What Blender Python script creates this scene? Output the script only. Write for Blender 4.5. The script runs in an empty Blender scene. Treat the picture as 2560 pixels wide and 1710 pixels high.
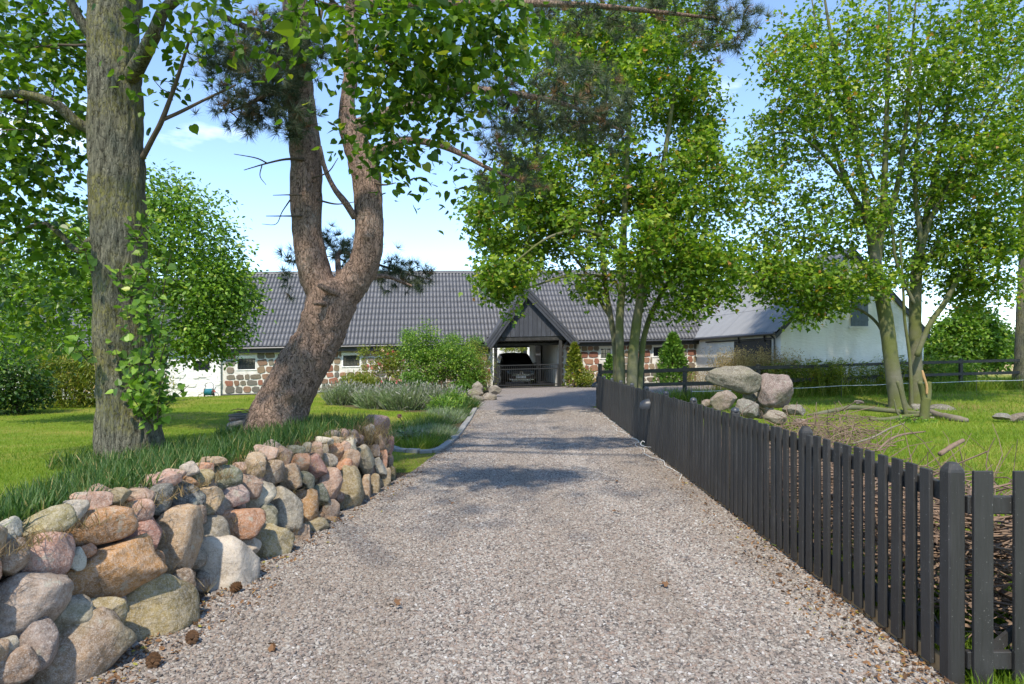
import bpy, math, random
import numpy as np
from mathutils import Vector, Matrix, Euler

# ---------------------------------------------------------------- camera, sky, sun, exposure
SC = bpy.context.scene
COL = SC.collection
EYE = 1.59
F = 1707.0          # focal length in pixels of the 2560 px wide photograph (24 mm on 36 mm)
HOR = 898.0
cam_d = bpy.data.cameras.new('camera'); cam_d.lens = 24.0; cam_d.sensor_width = 36.0
cam_d.shift_y = (HOR - 855.0) / 2560.0
cam_d.clip_start = 0.05; cam_d.clip_end = 6000
cam = bpy.data.objects.new('camera', cam_d); COL.objects.link(cam)
cam.location = (0, 0, EYE); cam.rotation_euler = (math.radians(90), 0, 0)
SC.camera = cam

SUN_EL, SUN_AZ = 53.0, 14.0      # azimuth: degrees to the left of straight behind the camera
sd = Vector((-math.sin(math.radians(SUN_AZ)) * math.cos(math.radians(SUN_EL)),
             -math.cos(math.radians(SUN_AZ)) * math.cos(math.radians(SUN_EL)), math.sin(math.radians(SUN_EL))))
sun_d = bpy.data.lights.new('sun', 'SUN'); sun_d.energy = 2.6; sun_d.angle = math.radians(1.5); sun_d.color = (1.0, 0.91, 0.77)
sun = bpy.data.objects.new('sun', sun_d); COL.objects.link(sun)
sun.rotation_euler = sd.to_track_quat('Z', 'Y').to_euler(); sun.location = (-20, -20, 30)

W = bpy.data.worlds.new('World'); SC.world = W; W.use_nodes = True
nt = W.node_tree; nt.nodes.clear()
def wn(t, **k):
    n = nt.nodes.new(t)
    for a, b in k.items(): setattr(n, a, b)
    return n
sky = wn('ShaderNodeTexSky', sky_type='NISHITA', sun_disc=False, sun_elevation=math.radians(SUN_EL),
         sun_rotation=math.radians(180 + SUN_AZ), altitude=1500, air_density=1.0, dust_density=0.1, ozone_density=2.0)
tc = wn('ShaderNodeTexCoord'); mp = wn('ShaderNodeMapping'); mp.inputs['Scale'].default_value = (1.0, 1.0, 3.2)
nz = wn('ShaderNodeTexNoise'); nz.inputs['Scale'].default_value = 2.6; nz.inputs['Detail'].default_value = 7; nz.inputs['Roughness'].default_value = .55
cr = wn('ShaderNodeValToRGB'); cr.color_ramp.elements[0].position = .6; cr.color_ramp.elements[1].position = .78
cr.color_ramp.elements[1].color = (.75, .75, .75, 1)
mx = wn('ShaderNodeMix', data_type='RGBA'); mx.inputs[7].default_value = (7.5, 7.8, 8.2, 1)
bgn = wn('ShaderNodeBackground'); bgn.inputs['Strength'].default_value = 0.15
wo = wn('ShaderNodeOutputWorld'); L = nt.links.new
L(tc.outputs['Generated'], mp.inputs['Vector']); L(mp.outputs[0], nz.inputs['Vector']); L(nz.outputs['Fac'], cr.inputs[0])
L(cr.outputs[0], mx.inputs[0]); L(sky.outputs[0], mx.inputs[6]); L(mx.outputs[2], bgn.inputs[0]); L(bgn.outputs[0], wo.inputs[0])

SC.view_settings.view_transform = 'Standard'; SC.view_settings.look = 'None'
SC.view_settings.exposure = 1.2; SC.view_settings.gamma = 1.0; SC.view_settings.use_curve_mapping = False
SC.render.engine = 'CYCLES'
cy = SC.cycles
cy.use_denoising = True
try: cy.denoiser = 'OPENIMAGEDENOISE'
except Exception: pass
cy.max_bounces = 7; cy.diffuse_bounces = 3; cy.glossy_bounces = 2; cy.transmission_bounces = 3; cy.transparent_max_bounces = 4
cy.caustics_reflective = False; cy.caustics_refractive = False

# ---------------------------------------------------------------- helpers
RN = np.random.default_rng(7)
random.seed(7)
def U(px, py, Y):
    "point at distance Y seen at photo pixel (px, py)"
    return np.array(((px - 1280) * Y / F, Y, EYE - (py - HOR) * Y / F))
def sstep(a, b, x):
    t = np.clip((x - a) / (b - a), 0, 1); return t * t * (3 - 2 * t)
def hash3(ix, iy, iz, seed):
    h = (ix * 374761393 + iy * 668265263 + iz * 2147483647 + seed * 1274126177) & 0xffffffff
    h = ((h ^ (h >> 13)) * 1274126177) & 0xffffffff
    return ((h ^ (h >> 16)) & 0xffff) / 65535.0
def vnoise(P, seed=0):
    "value noise in -1..1 for an (N,3) array"
    P = np.asarray(P, float); i = np.floor(P).astype(np.int64); f = P - i; f = f * f * (3 - 2 * f)
    r = 0
    for dx in (0, 1):
        for dy in (0, 1):
            for dz in (0, 1):
                w = (f[:, 0] if dx else 1 - f[:, 0]) * (f[:, 1] if dy else 1 - f[:, 1]) * (f[:, 2] if dz else 1 - f[:, 2])
                r = r + w * hash3(i[:, 0] + dx, i[:, 1] + dy, i[:, 2] + dz, seed)
    return r * 2 - 1
def fbm(P, oct=3, seed=0):
    r = 0; a = 1; P = np.asarray(P, float)
    for k in range(oct): r = r + a * vnoise(P * 2 ** k, seed + k); a *= .5
    return r
def nrm(v):
    v = np.asarray(v, float); return v / (np.linalg.norm(v, axis=-1, keepdims=True) + 1e-9)

def tag(o, label=None, cat=None, group=None, kind=None):
    if label: o['label'] = label
    if cat: o['category'] = cat
    if group: o['group'] = group
    if kind: o['kind'] = kind
    return o
def attach(o, parent):
    if parent is None: return o
    o.parent = parent
    if parent.type == 'EMPTY': o.matrix_parent_inverse = Matrix.Translation(-parent.location)
    else: o.matrix_parent_inverse = parent.matrix_basis.inverted()
    return o
def thing(name, label, cat, loc=(0, 0, 0), group=None):
    o = bpy.data.objects.new(name, None); COL.objects.link(o); o.location = [float(c) for c in loc]
    o.empty_display_size = .2
    return tag(o, label, cat, group)
def link(name, me, parent=None):
    o = bpy.data.objects.new(name, me); COL.objects.link(o); attach(o, parent); return o
def mesh_np(name, V, Fc, mat=None, parent=None, smooth=False, attrs=None, data_only=False):
    "V (n,3), Fc (m,k) all faces with k corners"
    V = np.ascontiguousarray(V, np.float32); Fc = np.ascontiguousarray(Fc, np.int32)
    me = bpy.data.meshes.new(name); m, k = Fc.shape
    me.vertices.add(len(V)); me.vertices.foreach_set('co', V.ravel())
    me.loops.add(m * k); me.loops.foreach_set('vertex_index', Fc.ravel())
    me.polygons.add(m); me.polygons.foreach_set('loop_start', np.arange(0, m * k, k, dtype=np.int32))
    me.polygons.foreach_set('use_smooth', np.full(m, bool(smooth)))
    for an, av in (attrs or {}).items():
        a = me.attributes.new(an, 'FLOAT', 'POINT'); a.data.foreach_set('value', np.ascontiguousarray(av, np.float32))
    me.update(calc_edges=True); me.validate()
    if mat: me.materials.append(mat)
    if data_only: return me
    return link(name, me, parent)

class MB:
    "collects simple shapes into ONE mesh"
    def __init__(s, xf=None): s.v = []; s.f = []; s.xf = xf
    def add(s, vs, fs):
        b = len(s.v); s.v += [tuple(map(float, v)) for v in vs]; s.f += [tuple(i + b for i in f) for f in fs]; return s
    def hexa(s, p):
        return s.add(p, [(0, 3, 2, 1), (4, 5, 6, 7), (0, 1, 5, 4), (1, 2, 6, 5), (2, 3, 7, 6), (3, 0, 4, 7)])
    def box(s, x0, x1, y0, y1, z0, z1):
        return s.hexa([(x0, y0, z0), (x1, y0, z0), (x1, y1, z0), (x0, y1, z0), (x0, y0, z1), (x1, y0, z1), (x1, y1, z1), (x0, y1, z1)])
    def quad(s, a, b, c, d): return s.add([a, b, c, d], [(0, 1, 2, 3)])
    def prism(s, poly, axis, a, b):
        "poly: 2D points; axis 0/1/2 = extrusion axis from a to b"
        def P(p, t):
            return (t, p[0], p[1]) if axis == 0 else (p[0], t, p[1]) if axis == 1 else (p[0], p[1], t)
        n = len(poly)
        return s.add([P(p, a) for p in poly] + [P(p, b) for p in poly],
                     [tuple(range(n))[::-1], tuple(range(n, 2 * n))] + [(i, (i + 1) % n, n + (i + 1) % n, n + i) for i in range(n)])
    def tube(s, pts, rad, n=8, cap=True):
        V, Fq = tube_np(pts, rad, n)
        b = len(s.v); s.v += [tuple(v) for v in V.tolist()]; s.f += [tuple(int(i) + b for i in f) for f in Fq]
        if cap:
            s.f.append(tuple(b + i for i in range(n))[::-1]); m = len(V) - n; s.f.append(tuple(b + m + i for i in range(n)))
        return s
    def lathe(s, c, prof, n=16):
        "prof: (radius, z) list around vertical axis at c"
        vs = []; fs = []
        for r, z in prof:
            for i in range(n):
                a = 2 * math.pi * i / n; vs.append((c[0] + r * math.cos(a), c[1] + r * math.sin(a), c[2] + z))
        for j in range(len(prof) - 1):
            for i in range(n): fs.append((j * n + i, j * n + (i + 1) % n, (j + 1) * n + (i + 1) % n, (j + 1) * n + i))
        fs.append(tuple(range(n))[::-1]); fs.append(tuple(range((len(prof) - 1) * n, len(prof) * n)))
        return s.add(vs, fs)
    def build(s, name, mat, parent=None, smooth=False, bevel=0, data_only=False):
        me = bpy.data.meshes.new(name)
        me.from_pydata([s.xf(*v) for v in s.v] if s.xf else s.v, [], s.f); me.validate()
        import bmesh
        bm = bmesh.new(); bm.from_mesh(me); bmesh.ops.recalc_face_normals(bm, faces=bm.faces)
        if bevel: bmesh.ops.bevel(bm, geom=list(bm.edges), offset=bevel, segments=1, affect='EDGES', profile=.5)
        bm.to_mesh(me); bm.free()
        if smooth: me.polygons.foreach_set('use_smooth', np.full(len(me.polygons), True))
        if mat: me.materials.append(mat)
        if data_only: return me
        return link(name, me, parent)

def tube_np(pts, rad, n=8):
    P = np.asarray(pts, float); m = len(P); rad = np.broadcast_to(np.asarray(rad, float), (m,))
    T = np.gradient(P, axis=0) if m > 2 else np.repeat((P[1:] - P[:1]), m, 0); T = nrm(T)
    ref = np.array((0, 0, 1.)) if abs(T[0][2]) < .9 else np.array((1., 0, 0))
    N = np.zeros_like(P); N[0] = nrm(np.cross(T[0], ref))
    for q in range(1, m):
        v = N[q - 1] - T[q] * np.dot(N[q - 1], T[q]); N[q] = nrm(v)
    B = np.cross(T, N)
    a = np.arange(n) * 2 * math.pi / n
    V = P[:, None, :] + rad[:, None, None] * (np.cos(a)[None, :, None] * N[:, None, :] + np.sin(a)[None, :, None] * B[:, None, :])
    V = V.reshape(-1, 3); j = np.arange(m - 1)[:, None] * n; i = np.arange(n)[None, :]; i2 = (i + 1) % n
    Fq = np.stack([j + i, j + i2, j + n + i2, j + n + i], -1).reshape(-1, 4)
    return V, Fq
def smooth_path(pts, n):
    "Catmull-Rom resampling of (x,y,z,r...) control points"
    P = np.asarray(pts, float); m = len(P)
    Q = np.vstack([2 * P[0] - P[1], P, 2 * P[-1] - P[-2]])
    out = []
    for t in np.linspace(0, m - 1 - 1e-6, n):
        i = int(t); f = t - i; a, b, c, d = Q[i], Q[i + 1], Q[i + 2], Q[i + 3]
        out.append(.5 * ((2 * b) + (-a + c) * f + (2 * a - 5 * b + 4 * c - d) * f * f + (-a + 3 * b - 3 * c + d) * f ** 3))
    return np.array(out)

# ---------------------------------------------------------------- materials
class M_:
    def __init__(s, name):
        s.m = bpy.data.materials.new(name); s.m.use_nodes = True; s.t = s.m.node_tree; s.t.nodes.clear()
        s.out = s.n('ShaderNodeOutputMaterial'); s.b = s.n('ShaderNodeBsdfPrincipled'); s.l(s.b.outputs[0], s.out.inputs[0])
    def n(s, typ, **k):
        x = s.t.nodes.new(typ)
        for a, b in k.items():
            if a[:3] == 'in_': x.inputs[a[3:].replace('_', ' ')].default_value = b
            else: setattr(x, a, b)
        return x
    def l(s, a, b): s.t.links.new(a, b)
    def coord(s, scale=(1, 1, 1), kind='Object'):
        c = s.n('ShaderNodeTexCoord'); m = s.n('ShaderNodeMapping'); m.inputs['Scale'].default_value = scale
        s.l(c.outputs[kind], m.inputs[0]); return m.outputs[0]
    def geo(s, scale=(1, 1, 1)):
        c = s.n('ShaderNodeNewGeometry'); m = s.n('ShaderNodeMapping'); m.inputs['Scale'].default_value = scale
        s.l(c.outputs['Position'], m.inputs[0]); return m.outputs[0]
    def noise(s, vec, scale=5, detail=4, rough=.55):
        x = s.n('ShaderNodeTexNoise'); x.inputs['Scale'].default_value = scale; x.inputs['Detail'].default_value = detail
        x.inputs['Roughness'].default_value = rough
        if vec: s.l(vec, x.inputs['Vector'])
        return x.outputs['Fac']
    def voro(s, vec, scale=5, feature='F1', out='Distance', rand=1.0):
        x = s.n('ShaderNodeTexVoronoi'); x.feature = feature; x.inputs['Scale'].default_value = scale
        x.inputs['Randomness'].default_value = rand
        if vec: s.l(vec, x.inputs['Vector'])
        return x.outputs[out]
    def ramp(s, fac, stops, interp='LINEAR'):
        r = s.n('ShaderNodeValToRGB'); r.color_ramp.interpolation = interp; e = r.color_ramp.elements
        while len(e) < len(stops): e.new(.5)
        for i, (p, c) in enumerate(stops):
            e[i].position = p; e[i].color = (c, c, c, 1) if not hasattr(c, '__len__') else (*c[:3], 1)
        s.l(fac, r.inputs[0]); return r.outputs[0]
    def mix(s, fac, a, b, mode='MIX'):
        x = s.n('ShaderNodeMix', data_type='RGBA', blend_type=mode)
        for i, v in ((0, fac), (6, a), (7, b)):
            if hasattr(v, 'is_linked'): s.l(v, x.inputs[i])
            elif i == 0: x.inputs[0].default_value = v
            else: x.inputs[i].default_value = (*v[:3], 1)
        return x.outputs[2]
    def bump(s, h, strength=.3, dist=.02, chain=None):
        b = s.n('ShaderNodeBump'); b.inputs['Strength'].default_value = strength; b.inputs['Distance'].default_value = dist
        s.l(h, b.inputs['Height'])
        if chain: s.l(chain, b.inputs['Normal'])
        s.l(b.outputs[0], s.b.inputs['Normal']); return b.outputs[0]
    def set(s, color=None, rough=None, spec=None, metal=None):
        if color is not None:
            if hasattr(color, 'is_linked'): s.l(color, s.b.inputs['Base Color'])
            else: s.b.inputs['Base Color'].default_value = (*color, 1)
        if rough is not None:
            if hasattr(rough, 'is_linked'): s.l(rough, s.b.inputs['Roughness'])
            else: s.b.inputs['Roughness'].default_value = rough
        if spec is not None: s.b.inputs['Specular IOR Level'].default_value = spec
        if metal is not None: s.b.inputs['Metallic'].default_value = metal
        return s

def plain(name, c, rough=.6, var=.15, scale=8, bump=.1, spec=.5, metal=0):
    m = M_(name); v = m.coord(); f = m.noise(v, scale, 5)
    m.set(m.mix(f, [x * (1 - var) for x in c], [min(1, x * (1 + var)) for x in c]), rough, spec, metal)
    if bump: m.bump(f, bump, .01)
    return m.m
def leafmat(name, stops, trans=.4, rough=.42, spec=.35):
    "colour by the per-leaf random value; thin leaf with light shining through"
    m = M_(name); a = m.n('ShaderNodeAttribute', attribute_name='rnd'); c = m.ramp(a.outputs['Fac'], stops)
    v = m.geo(); c2 = m.mix(m.noise(v, .9, 3), c, [1.25, 1.2, 1.0], 'MULTIPLY')
    c3 = m.mix(.5, c, c2)
    m.set(c3, rough, spec)
    tr = m.n('ShaderNodeBsdfTranslucent'); m.l(m.mix(1, c3, (1.3, 1.4, .55), 'MULTIPLY'), tr.inputs[0])
    ms = m.n('ShaderNodeMixShader'); ms.inputs[0].default_value = trans
    m.l(m.b.outputs[0], ms.inputs[1]); m.l(tr.outputs[0], ms.inputs[2]); m.l(ms.outputs[0], m.out.inputs[0])
    return m.m

def mat_stone():
    m = M_('fieldstone'); oi = m.n('ShaderNodeObjectInfo'); v = m.coord((1, 1, 1)); g = m.geo()
    n1 = m.noise(g, 6, 6, .62); n2 = m.noise(g, 38, 5, .7); n3 = m.noise(g, 2.3, 3); n4 = m.noise(g, 160, 2, .6)
    c = m.mix(m.ramp(n1, [(.3, .0), (.72, 1.)]), m.mix(1, oi.outputs['Color'], (.55, .52, .49), 'MULTIPLY'), m.mix(1, oi.outputs['Color'], (1.25, 1.22, 1.2), 'MULTIPLY'))
    c = m.mix(m.ramp(n2, [(.42, 0), (.7, .75)]), c, m.mix(.5, oi.outputs['Color'], (.55, .5, .45)))
    c = m.mix(m.ramp(n2, [(.26, .6), (.38, 0)]), c, (.07, .06, .05))
    c = m.mix(m.ramp(n4, [(.55, 0), (.7, .55)]), c, (.5, .46, .42))
    c = m.mix(m.ramp(n4, [(.3, .5), (.42, 0)]), c, (.06, .055, .05))
    c = m.mix(m.ramp(n3, [(.56, 0), (.75, .5)]), c, (.2, .19, .1))
    vc = m.voro(g, 4.2, 'DISTANCE_TO_EDGE'); crack = m.ramp(vc, [(0, 1), (.012, 0)])
    c = m.mix(m.mix(1, crack, m.ramp(n3, [(.5, 0), (.6, .5)]), 'MULTIPLY'), c, (.05, .04, .035))
    n5 = m.noise(g, 9, 5, .7); c = m.mix(m.ramp(n5, [(.6, 0), (.66, .55)]), c, (.36, .36, .29)); c = m.mix(m.ramp(n5, [(.3, .6), (.42, 0)]), c, (.09, .07, .045))
    m.set(c, .85, .25)
    b = m.bump(n1, .7, .05); b = m.bump(n2, .55, .014, b); m.bump(n4, .4, .004, b)
    return m.m
def mat_bark(name, dark, light, algae, scale=(1, 1, .25), vs=9, al=(.5, .68), dist=.03, fw=.5):
    m = M_(name); g = m.geo(scale)
    wv = m.n('ShaderNodeTexNoise'); wv.inputs['Scale'].default_value = 9; wv.inputs['Detail'].default_value = 5; m.l(g, wv.inputs['Vector'])
    ad = m.mix(.22, g, wv.outputs['Color'], 'ADD')
    ve = m.voro(ad, vs, 'DISTANCE_TO_EDGE'); h = m.ramp(ve, [(0, 0), (.1, .7), (.4, 1)])
    fis = m.noise(m.geo((1, 1, .16)), vs * 1.3, 6, .65)
    n = m.noise(m.geo((1, 1, .5)), 38, 6, .7); n2 = m.noise(m.geo(), 2.2, 4, .6); n3 = m.noise(m.geo(), 85, 4, .7)
    hh = m.mix(fw, h, m.ramp(fis, [(.38, 0), (.55, 1)]))
    c = m.mix(m.ramp(hh, [(.15, 0), (.75, 1)]), dark, m.mix(n, [x * .6 for x in light], [x * 1.4 for x in light]))
    c = m.mix(m.ramp(n3, [(.56, 0), (.72, .6)]), c, [min(1, x * 2.4) for x in light])
    lich = m.mix(1, m.ramp(n2, [(al[0], 0), (al[1], .8)]), m.ramp(n, [(.42, 0), (.6, 1)]), 'MULTIPLY')
    c = m.mix(lich, c, algae)
    m.set(c, .9, .2)
    b = m.bump(hh, .8, dist); m.bump(n, .6, .012, b)
    return m.m
def mat_smoothbark():
    m = M_('sycamore_bark'); g = m.geo(); n = m.noise(m.geo((1, 1, 2.5)), 4, 5, .6); n2 = m.noise(g, 1.3, 3); n3 = m.noise(g, 45, 4, .7)
    c = m.mix(n, (.085, .085, .05), (.2, .185, .14)); c = m.mix(m.ramp(n2, [(.3, 0), (.6, .85)]), c, (.1, .115, .025))
    c = m.mix(m.ramp(n3, [(.6, 0), (.75, .4)]), c, (.4, .39, .33))
    m.set(c, .85, .2); m.bump(n3, .5, .01); return m.m
def mat_gravel(name='gravel_bed', inst=False):
    m = M_(name)
    stops = [(0, (0.062, 0.060, 0.063)), (.1, (0.119, 0.109, 0.106)), (.25, (0.217, 0.187, 0.171)), (.45, (0.274, 0.249, 0.232)), (.58, (0.225, 0.166, 0.140)), (.7, (0.318, 0.292, 0.270)), (.84, (0.376, 0.367, 0.350)), (.93, (0.270, 0.210, 0.175)), (1, (0.506, 0.506, 0.512))]
    if inst:
        a = m.n('ShaderNodeAttribute', attribute_name='rnd', attribute_type='INSTANCER')
        c = m.ramp(a.outputs['Fac'], stops); n = m.noise(m.geo(), 160, 3, .6); big = m.noise(m.geo((1.1, .16, 1)), 1.0, 4, .6); c = m.mix(m.ramp(big, [(.42, 0), (.66, .5)]), c, (.2, .165, .135)); c = m.mix(m.ramp(big, [(.3, .35), (.45, 0)]), c, (.42, .39, .36))
        m.set(m.mix(n, m.mix(1, c, (.78, .76, .72), 'MULTIPLY'), m.mix(1, c, (1.2, 1.18, 1.1), 'MULTIPLY')), .75, .3); m.bump(n, .3, .003)
        return m.m
    g = m.geo()
    v = m.n('ShaderNodeTexVoronoi'); v.inputs['Scale'].default_value = 56; m.l(g, v.inputs['Vector'])
    sep = m.n('ShaderNodeSeparateColor'); m.l(v.outputs['Color'], sep.inputs[0])
    c = m.ramp(sep.outputs[0], stops)
    e = m.voro(g, 56, 'DISTANCE_TO_EDGE'); gap = m.ramp(e, [(0.0, .6), (.09, 0)])
    c = m.mix(gap, c, (.1, .085, .07))
    big = m.noise(g, .55, 4); c = m.mix(m.ramp(big, [(.45, 0), (.75, .3)]), c, (.24, .19, .15))
    m.set(c, .85, .2); m.bump(m.ramp(v.outputs['Distance'], [(0, 1), (.6, 0)]), .7, .012)
    return m.m
def mat_ground():
    "grass, worn and dry patches, bare soil in the beds, straw-coloured field far right"
    m = M_('turf'); g = m.geo(); n = m.noise(g, .45, 5, .6); n2 = m.noise(m.geo((1, 2.5, 1)), 14, 5, .7); n3 = m.noise(g, 60, 3, .7)
    c = m.mix(m.ramp(n2, [(.3, 0), (.7, 1)]), (.1, .16, .01), (.19, .26, .02))
    c = m.mix(m.ramp(n, [(.46, 0), (.64, .8)]), c, (.31, .28, .06))
    c = m.mix(m.ramp(n3, [(.45, 0), (.75, .55)]), c, (.05, .085, .008))
    a = m.n('ShaderNodeAttribute', attribute_name='soil'); c = m.mix(a.outputs['Fac'], c, m.mix(n2, (.05, .036, .024), (.14, .1, .065)))
    a = m.n('ShaderNodeAttribute', attribute_name='straw'); c = m.mix(a.outputs['Fac'], c, m.mix(n2, (.34, .25, .11), (.46, .36, .18)))
    m.set(c, .95, .1); b = m.bump(n2, .6, .04); m.bump(n3, .6, .02, b); return m.m
def mat_whitewash():
    m = M_('whitewash'); g = m.geo(); n = m.noise(g, 3.5, 6, .65); n2 = m.noise(m.geo((1, 1, .35)), 1.2, 5); n3 = m.noise(m.geo((1, 1, 3)), 6, 4)
    c = m.mix(m.ramp(n2, [(.42, 0), (.68, .6)]), (.82, .81, .78), (.6, .57, .51)); m.set(c, .9, .15)
    b = m.bump(n3, .45, .05); m.bump(n, .5, .03, b); return m.m
def mat_mortar():
    m = M_('lime_mortar'); g = m.geo(); n = m.noise(g, 5, 6, .65)
    m.set(m.mix(m.ramp(n, [(.35, 0), (.7, 1)]), (.52, .49, .43), (.78, .76, .7)), .95, .1); m.bump(n, .5, .02); return m.m
def mat_facade_stone():
    m = M_('facade_stone'); oi = m.n('ShaderNodeObjectInfo'); g = m.geo(); n = m.noise(g, 7, 5, .65)
    c = m.mix(n, m.mix(1, oi.outputs['Color'], (.6, .6, .6), 'MULTIPLY'), m.mix(1, oi.outputs['Color'], (1.35, 1.32, 1.3), 'MULTIPLY'))
    m.set(c, .9, .2); m.bump(n, .6, .03); return m.m
def mat_blackwood(name='black_stained_wood', c=(.0225, .0215, .02), rough=.5):
    m = M_(name); g = m.geo((1, 1, .06)); n = m.noise(g, 70, 6, .7); n2 = m.noise(m.geo((1, 1, .5)), 5, 4); oi = m.n('ShaderNodeObjectInfo')
    col = m.mix(n, [x * .55 for x in c], [x * 1.8 for x in c]); col = m.mix(m.ramp(n2, [(.5, 0), (.75, .6)]), col, [x * 2.4 + .008 for x in c])
    col = m.mix(m.ramp(oi.outputs['Random'], [(0, .0), (1, .35)]), col, [x * 2.0 + .004 for x in c])
    fl = m.noise(m.geo(), 110, 2, .5); col = m.mix(m.ramp(fl, [(.7, 0), (.74, .7)]), col, (.3, .3, .28))
    m.set(col, m.ramp(n, [(.2, rough - .08), (.8, rough + .2)]), .4); m.bump(n, .6, .006); return m.m

MAT = {}
MAT['stone'] = mat_stone()
MAT['bark_left'] = mat_bark('furrowed_bark', (.03, .028, .019), (.155, .148, .108), (.2, .185, .045), (1, 1, .28), 26, (.43, .62), .025)
MAT['bark_pine'] = mat_bark('pine_bark', (.055, .036, .026), (.27, .185, .14), (.34, .31, .27), (1, 1, .5), 23, (.52, .75), .025, .35)
MAT['bark_twig'] = plain('twig_bark', (.09, .07, .05), .9, .35, 20, .2, .15)
MAT['bark_syc'] = mat_smoothbark()
MAT['gravel'] = mat_gravel(); MAT['pebble'] = mat_gravel('gravel_pebble', True)
MAT['turf'] = mat_ground(); MAT['white'] = mat_whitewash(); MAT['mortar'] = mat_mortar(); MAT['fstone'] = mat_facade_stone()
MAT['black'] = mat_blackwood(); MAT['blue_black'] = mat_blackwood('blue_black_boards', (.035, .038, .046), .55)
MAT['soil'] = plain('dark_soil', (.06, .045, .03), .95, .4, 14, .5, .1)
MAT['tile'] = plain('dark_glazed_tile', (.085, .086, .094), .52, .4, 1.7, .05, .6)
MAT['eternit'] = plain('grey_corrugated_sheet', (.23, .235, .245), .6, .2, 2, .1, .4)
MAT['granite'] = plain('granite_kerb', (.27, .265, .25), .8, .3, 30, .3, .3)
MAT['glass'] = plain('dark_window_glass', (.02, .025, .03), .06, .2, 2, 0, .8)
MAT['iron'] = plain('black_iron', (.02, .02, .02), .45, .2, 20, 0, .5)
MAT['lampgrey'] = plain('anthracite_metal', (.045, .048, .055), .4, .15, 20, 0, .5)
MAT['rawwood'] = plain('pale_raw_wood', (.42, .26, .12), .8, .3, 25, .2, .2)
MAT['oldwood'] = plain('weathered_wood', (.2, .17, .13), .9, .35, 16, .3, .15)
MAT['deadwood'] = plain('dead_twigs', (.2, .14, .1), .9, .5, 6, .2, .15)
# foliage: rnd 0..1
MAT['leaf_left'] = leafmat('lime_green_leaf', [(0, (0.032, 0.073, 0.008)), (.5, (0.080, 0.167, 0.016)), (.9, (0.160, 0.253, 0.027)), (1, (0.272, 0.292, 0.041))], .5)
MAT['leaf_bush'] = leafmat('bush_leaf', [(0, (0.054, 0.113, 0.019)), (.5, (0.127, 0.246, 0.031)), (.92, (0.255, 0.398, 0.057)), (1, (0.426, 0.474, 0.113))], .4, .38)
MAT['leaf_syc'] = leafmat('sycamore_leaf', [(0, (0.057, 0.120, 0.014)), (.45, (0.127, 0.232, 0.022)), (.78, (0.246, 0.351, 0.040)), (.93, (0.410, 0.444, 0.072)), (.94, (0.410, 0.201, 0.064)), (1, (0.615, 0.322, 0.107))], .5)
MAT['leaf_yellow'] = leafmat('yellow_green_leaf', [(0, (0.075, 0.112, 0.013)), (.5, (0.163, 0.213, 0.025)), (.9, (0.300, 0.325, 0.050)), (1, (0.375, 0.250, 0.075))], .4)
MAT['leaf_dark'] = leafmat('dark_hedge_leaf', [(0, (0.018, 0.048, 0.009)), (.6, (0.045, 0.105, 0.018)), (1, (0.120, 0.195, 0.030))], .3)
MAT['needle'] = leafmat('pine_needle', [(0, (0.035, 0.056, 0.028)), (.6, (0.077, 0.105, 0.056)), (.93, (0.140, 0.161, 0.091)), (.95, (0.224, 0.126, 0.070)), (1, (0.280, 0.168, 0.098))], .15, .5)
MAT['conifer'] = leafmat('thuja_spray', [(0, (0.042, 0.108, 0.014)), (.6, (0.108, 0.228, 0.030)), (1, (0.216, 0.336, 0.060))], .3)
MAT['lavender'] = leafmat('lavender_stalk', [(0, (0.104, 0.165, 0.063)), (.55, (0.190, 0.259, 0.117)), (.8, (0.247, 0.297, 0.171)), (.82, (0.190, 0.198, 0.171)), (1, (0.257, 0.264, 0.234))], .2, .7)
MAT['grass_bank'] = leafmat('long_bank_grass', [(0, (0.025, 0.069, 0.015)), (.6, (0.063, 0.138, 0.028)), (.9, (0.140, 0.196, 0.054)), (1, (0.380, 0.276, 0.121))], .35, .5)
MAT['grass_lawn'] = leafmat('mown_grass', [(0, (0.078, 0.143, 0.010)), (.5, (0.156, 0.247, 0.018)), (.85, (0.260, 0.312, 0.039)), (1, (0.390, 0.351, 0.104))], .35, .55)
MAT['grass_dry'] = leafmat('dry_grass', [(0, (.16, .1, .05)), (.6, (.28, .2, .1)), (1, (.42, .33, .18))], .3, .7)
MAT['weed_dry'] = leafmat('dry_seed_heads', [(0, (0.200, 0.138, 0.062)), (.6, (0.400, 0.300, 0.150)), (1, (0.562, 0.450, 0.250))], .3, .7)
MAT['petal'] = leafmat('pink_petal', [(0, (.5, .1, .13)), (.6, (.65, .25, .22)), (1, (.8, .62, .52))], .3, .5)
MAT['litter'] = leafmat('leaf_litter', [(0, (.06, .035, .02)), (.5, (.17, .09, .045)), (.9, (.28, .15, .06)), (1, (.25, .24, .05))], .1, .8)
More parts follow.
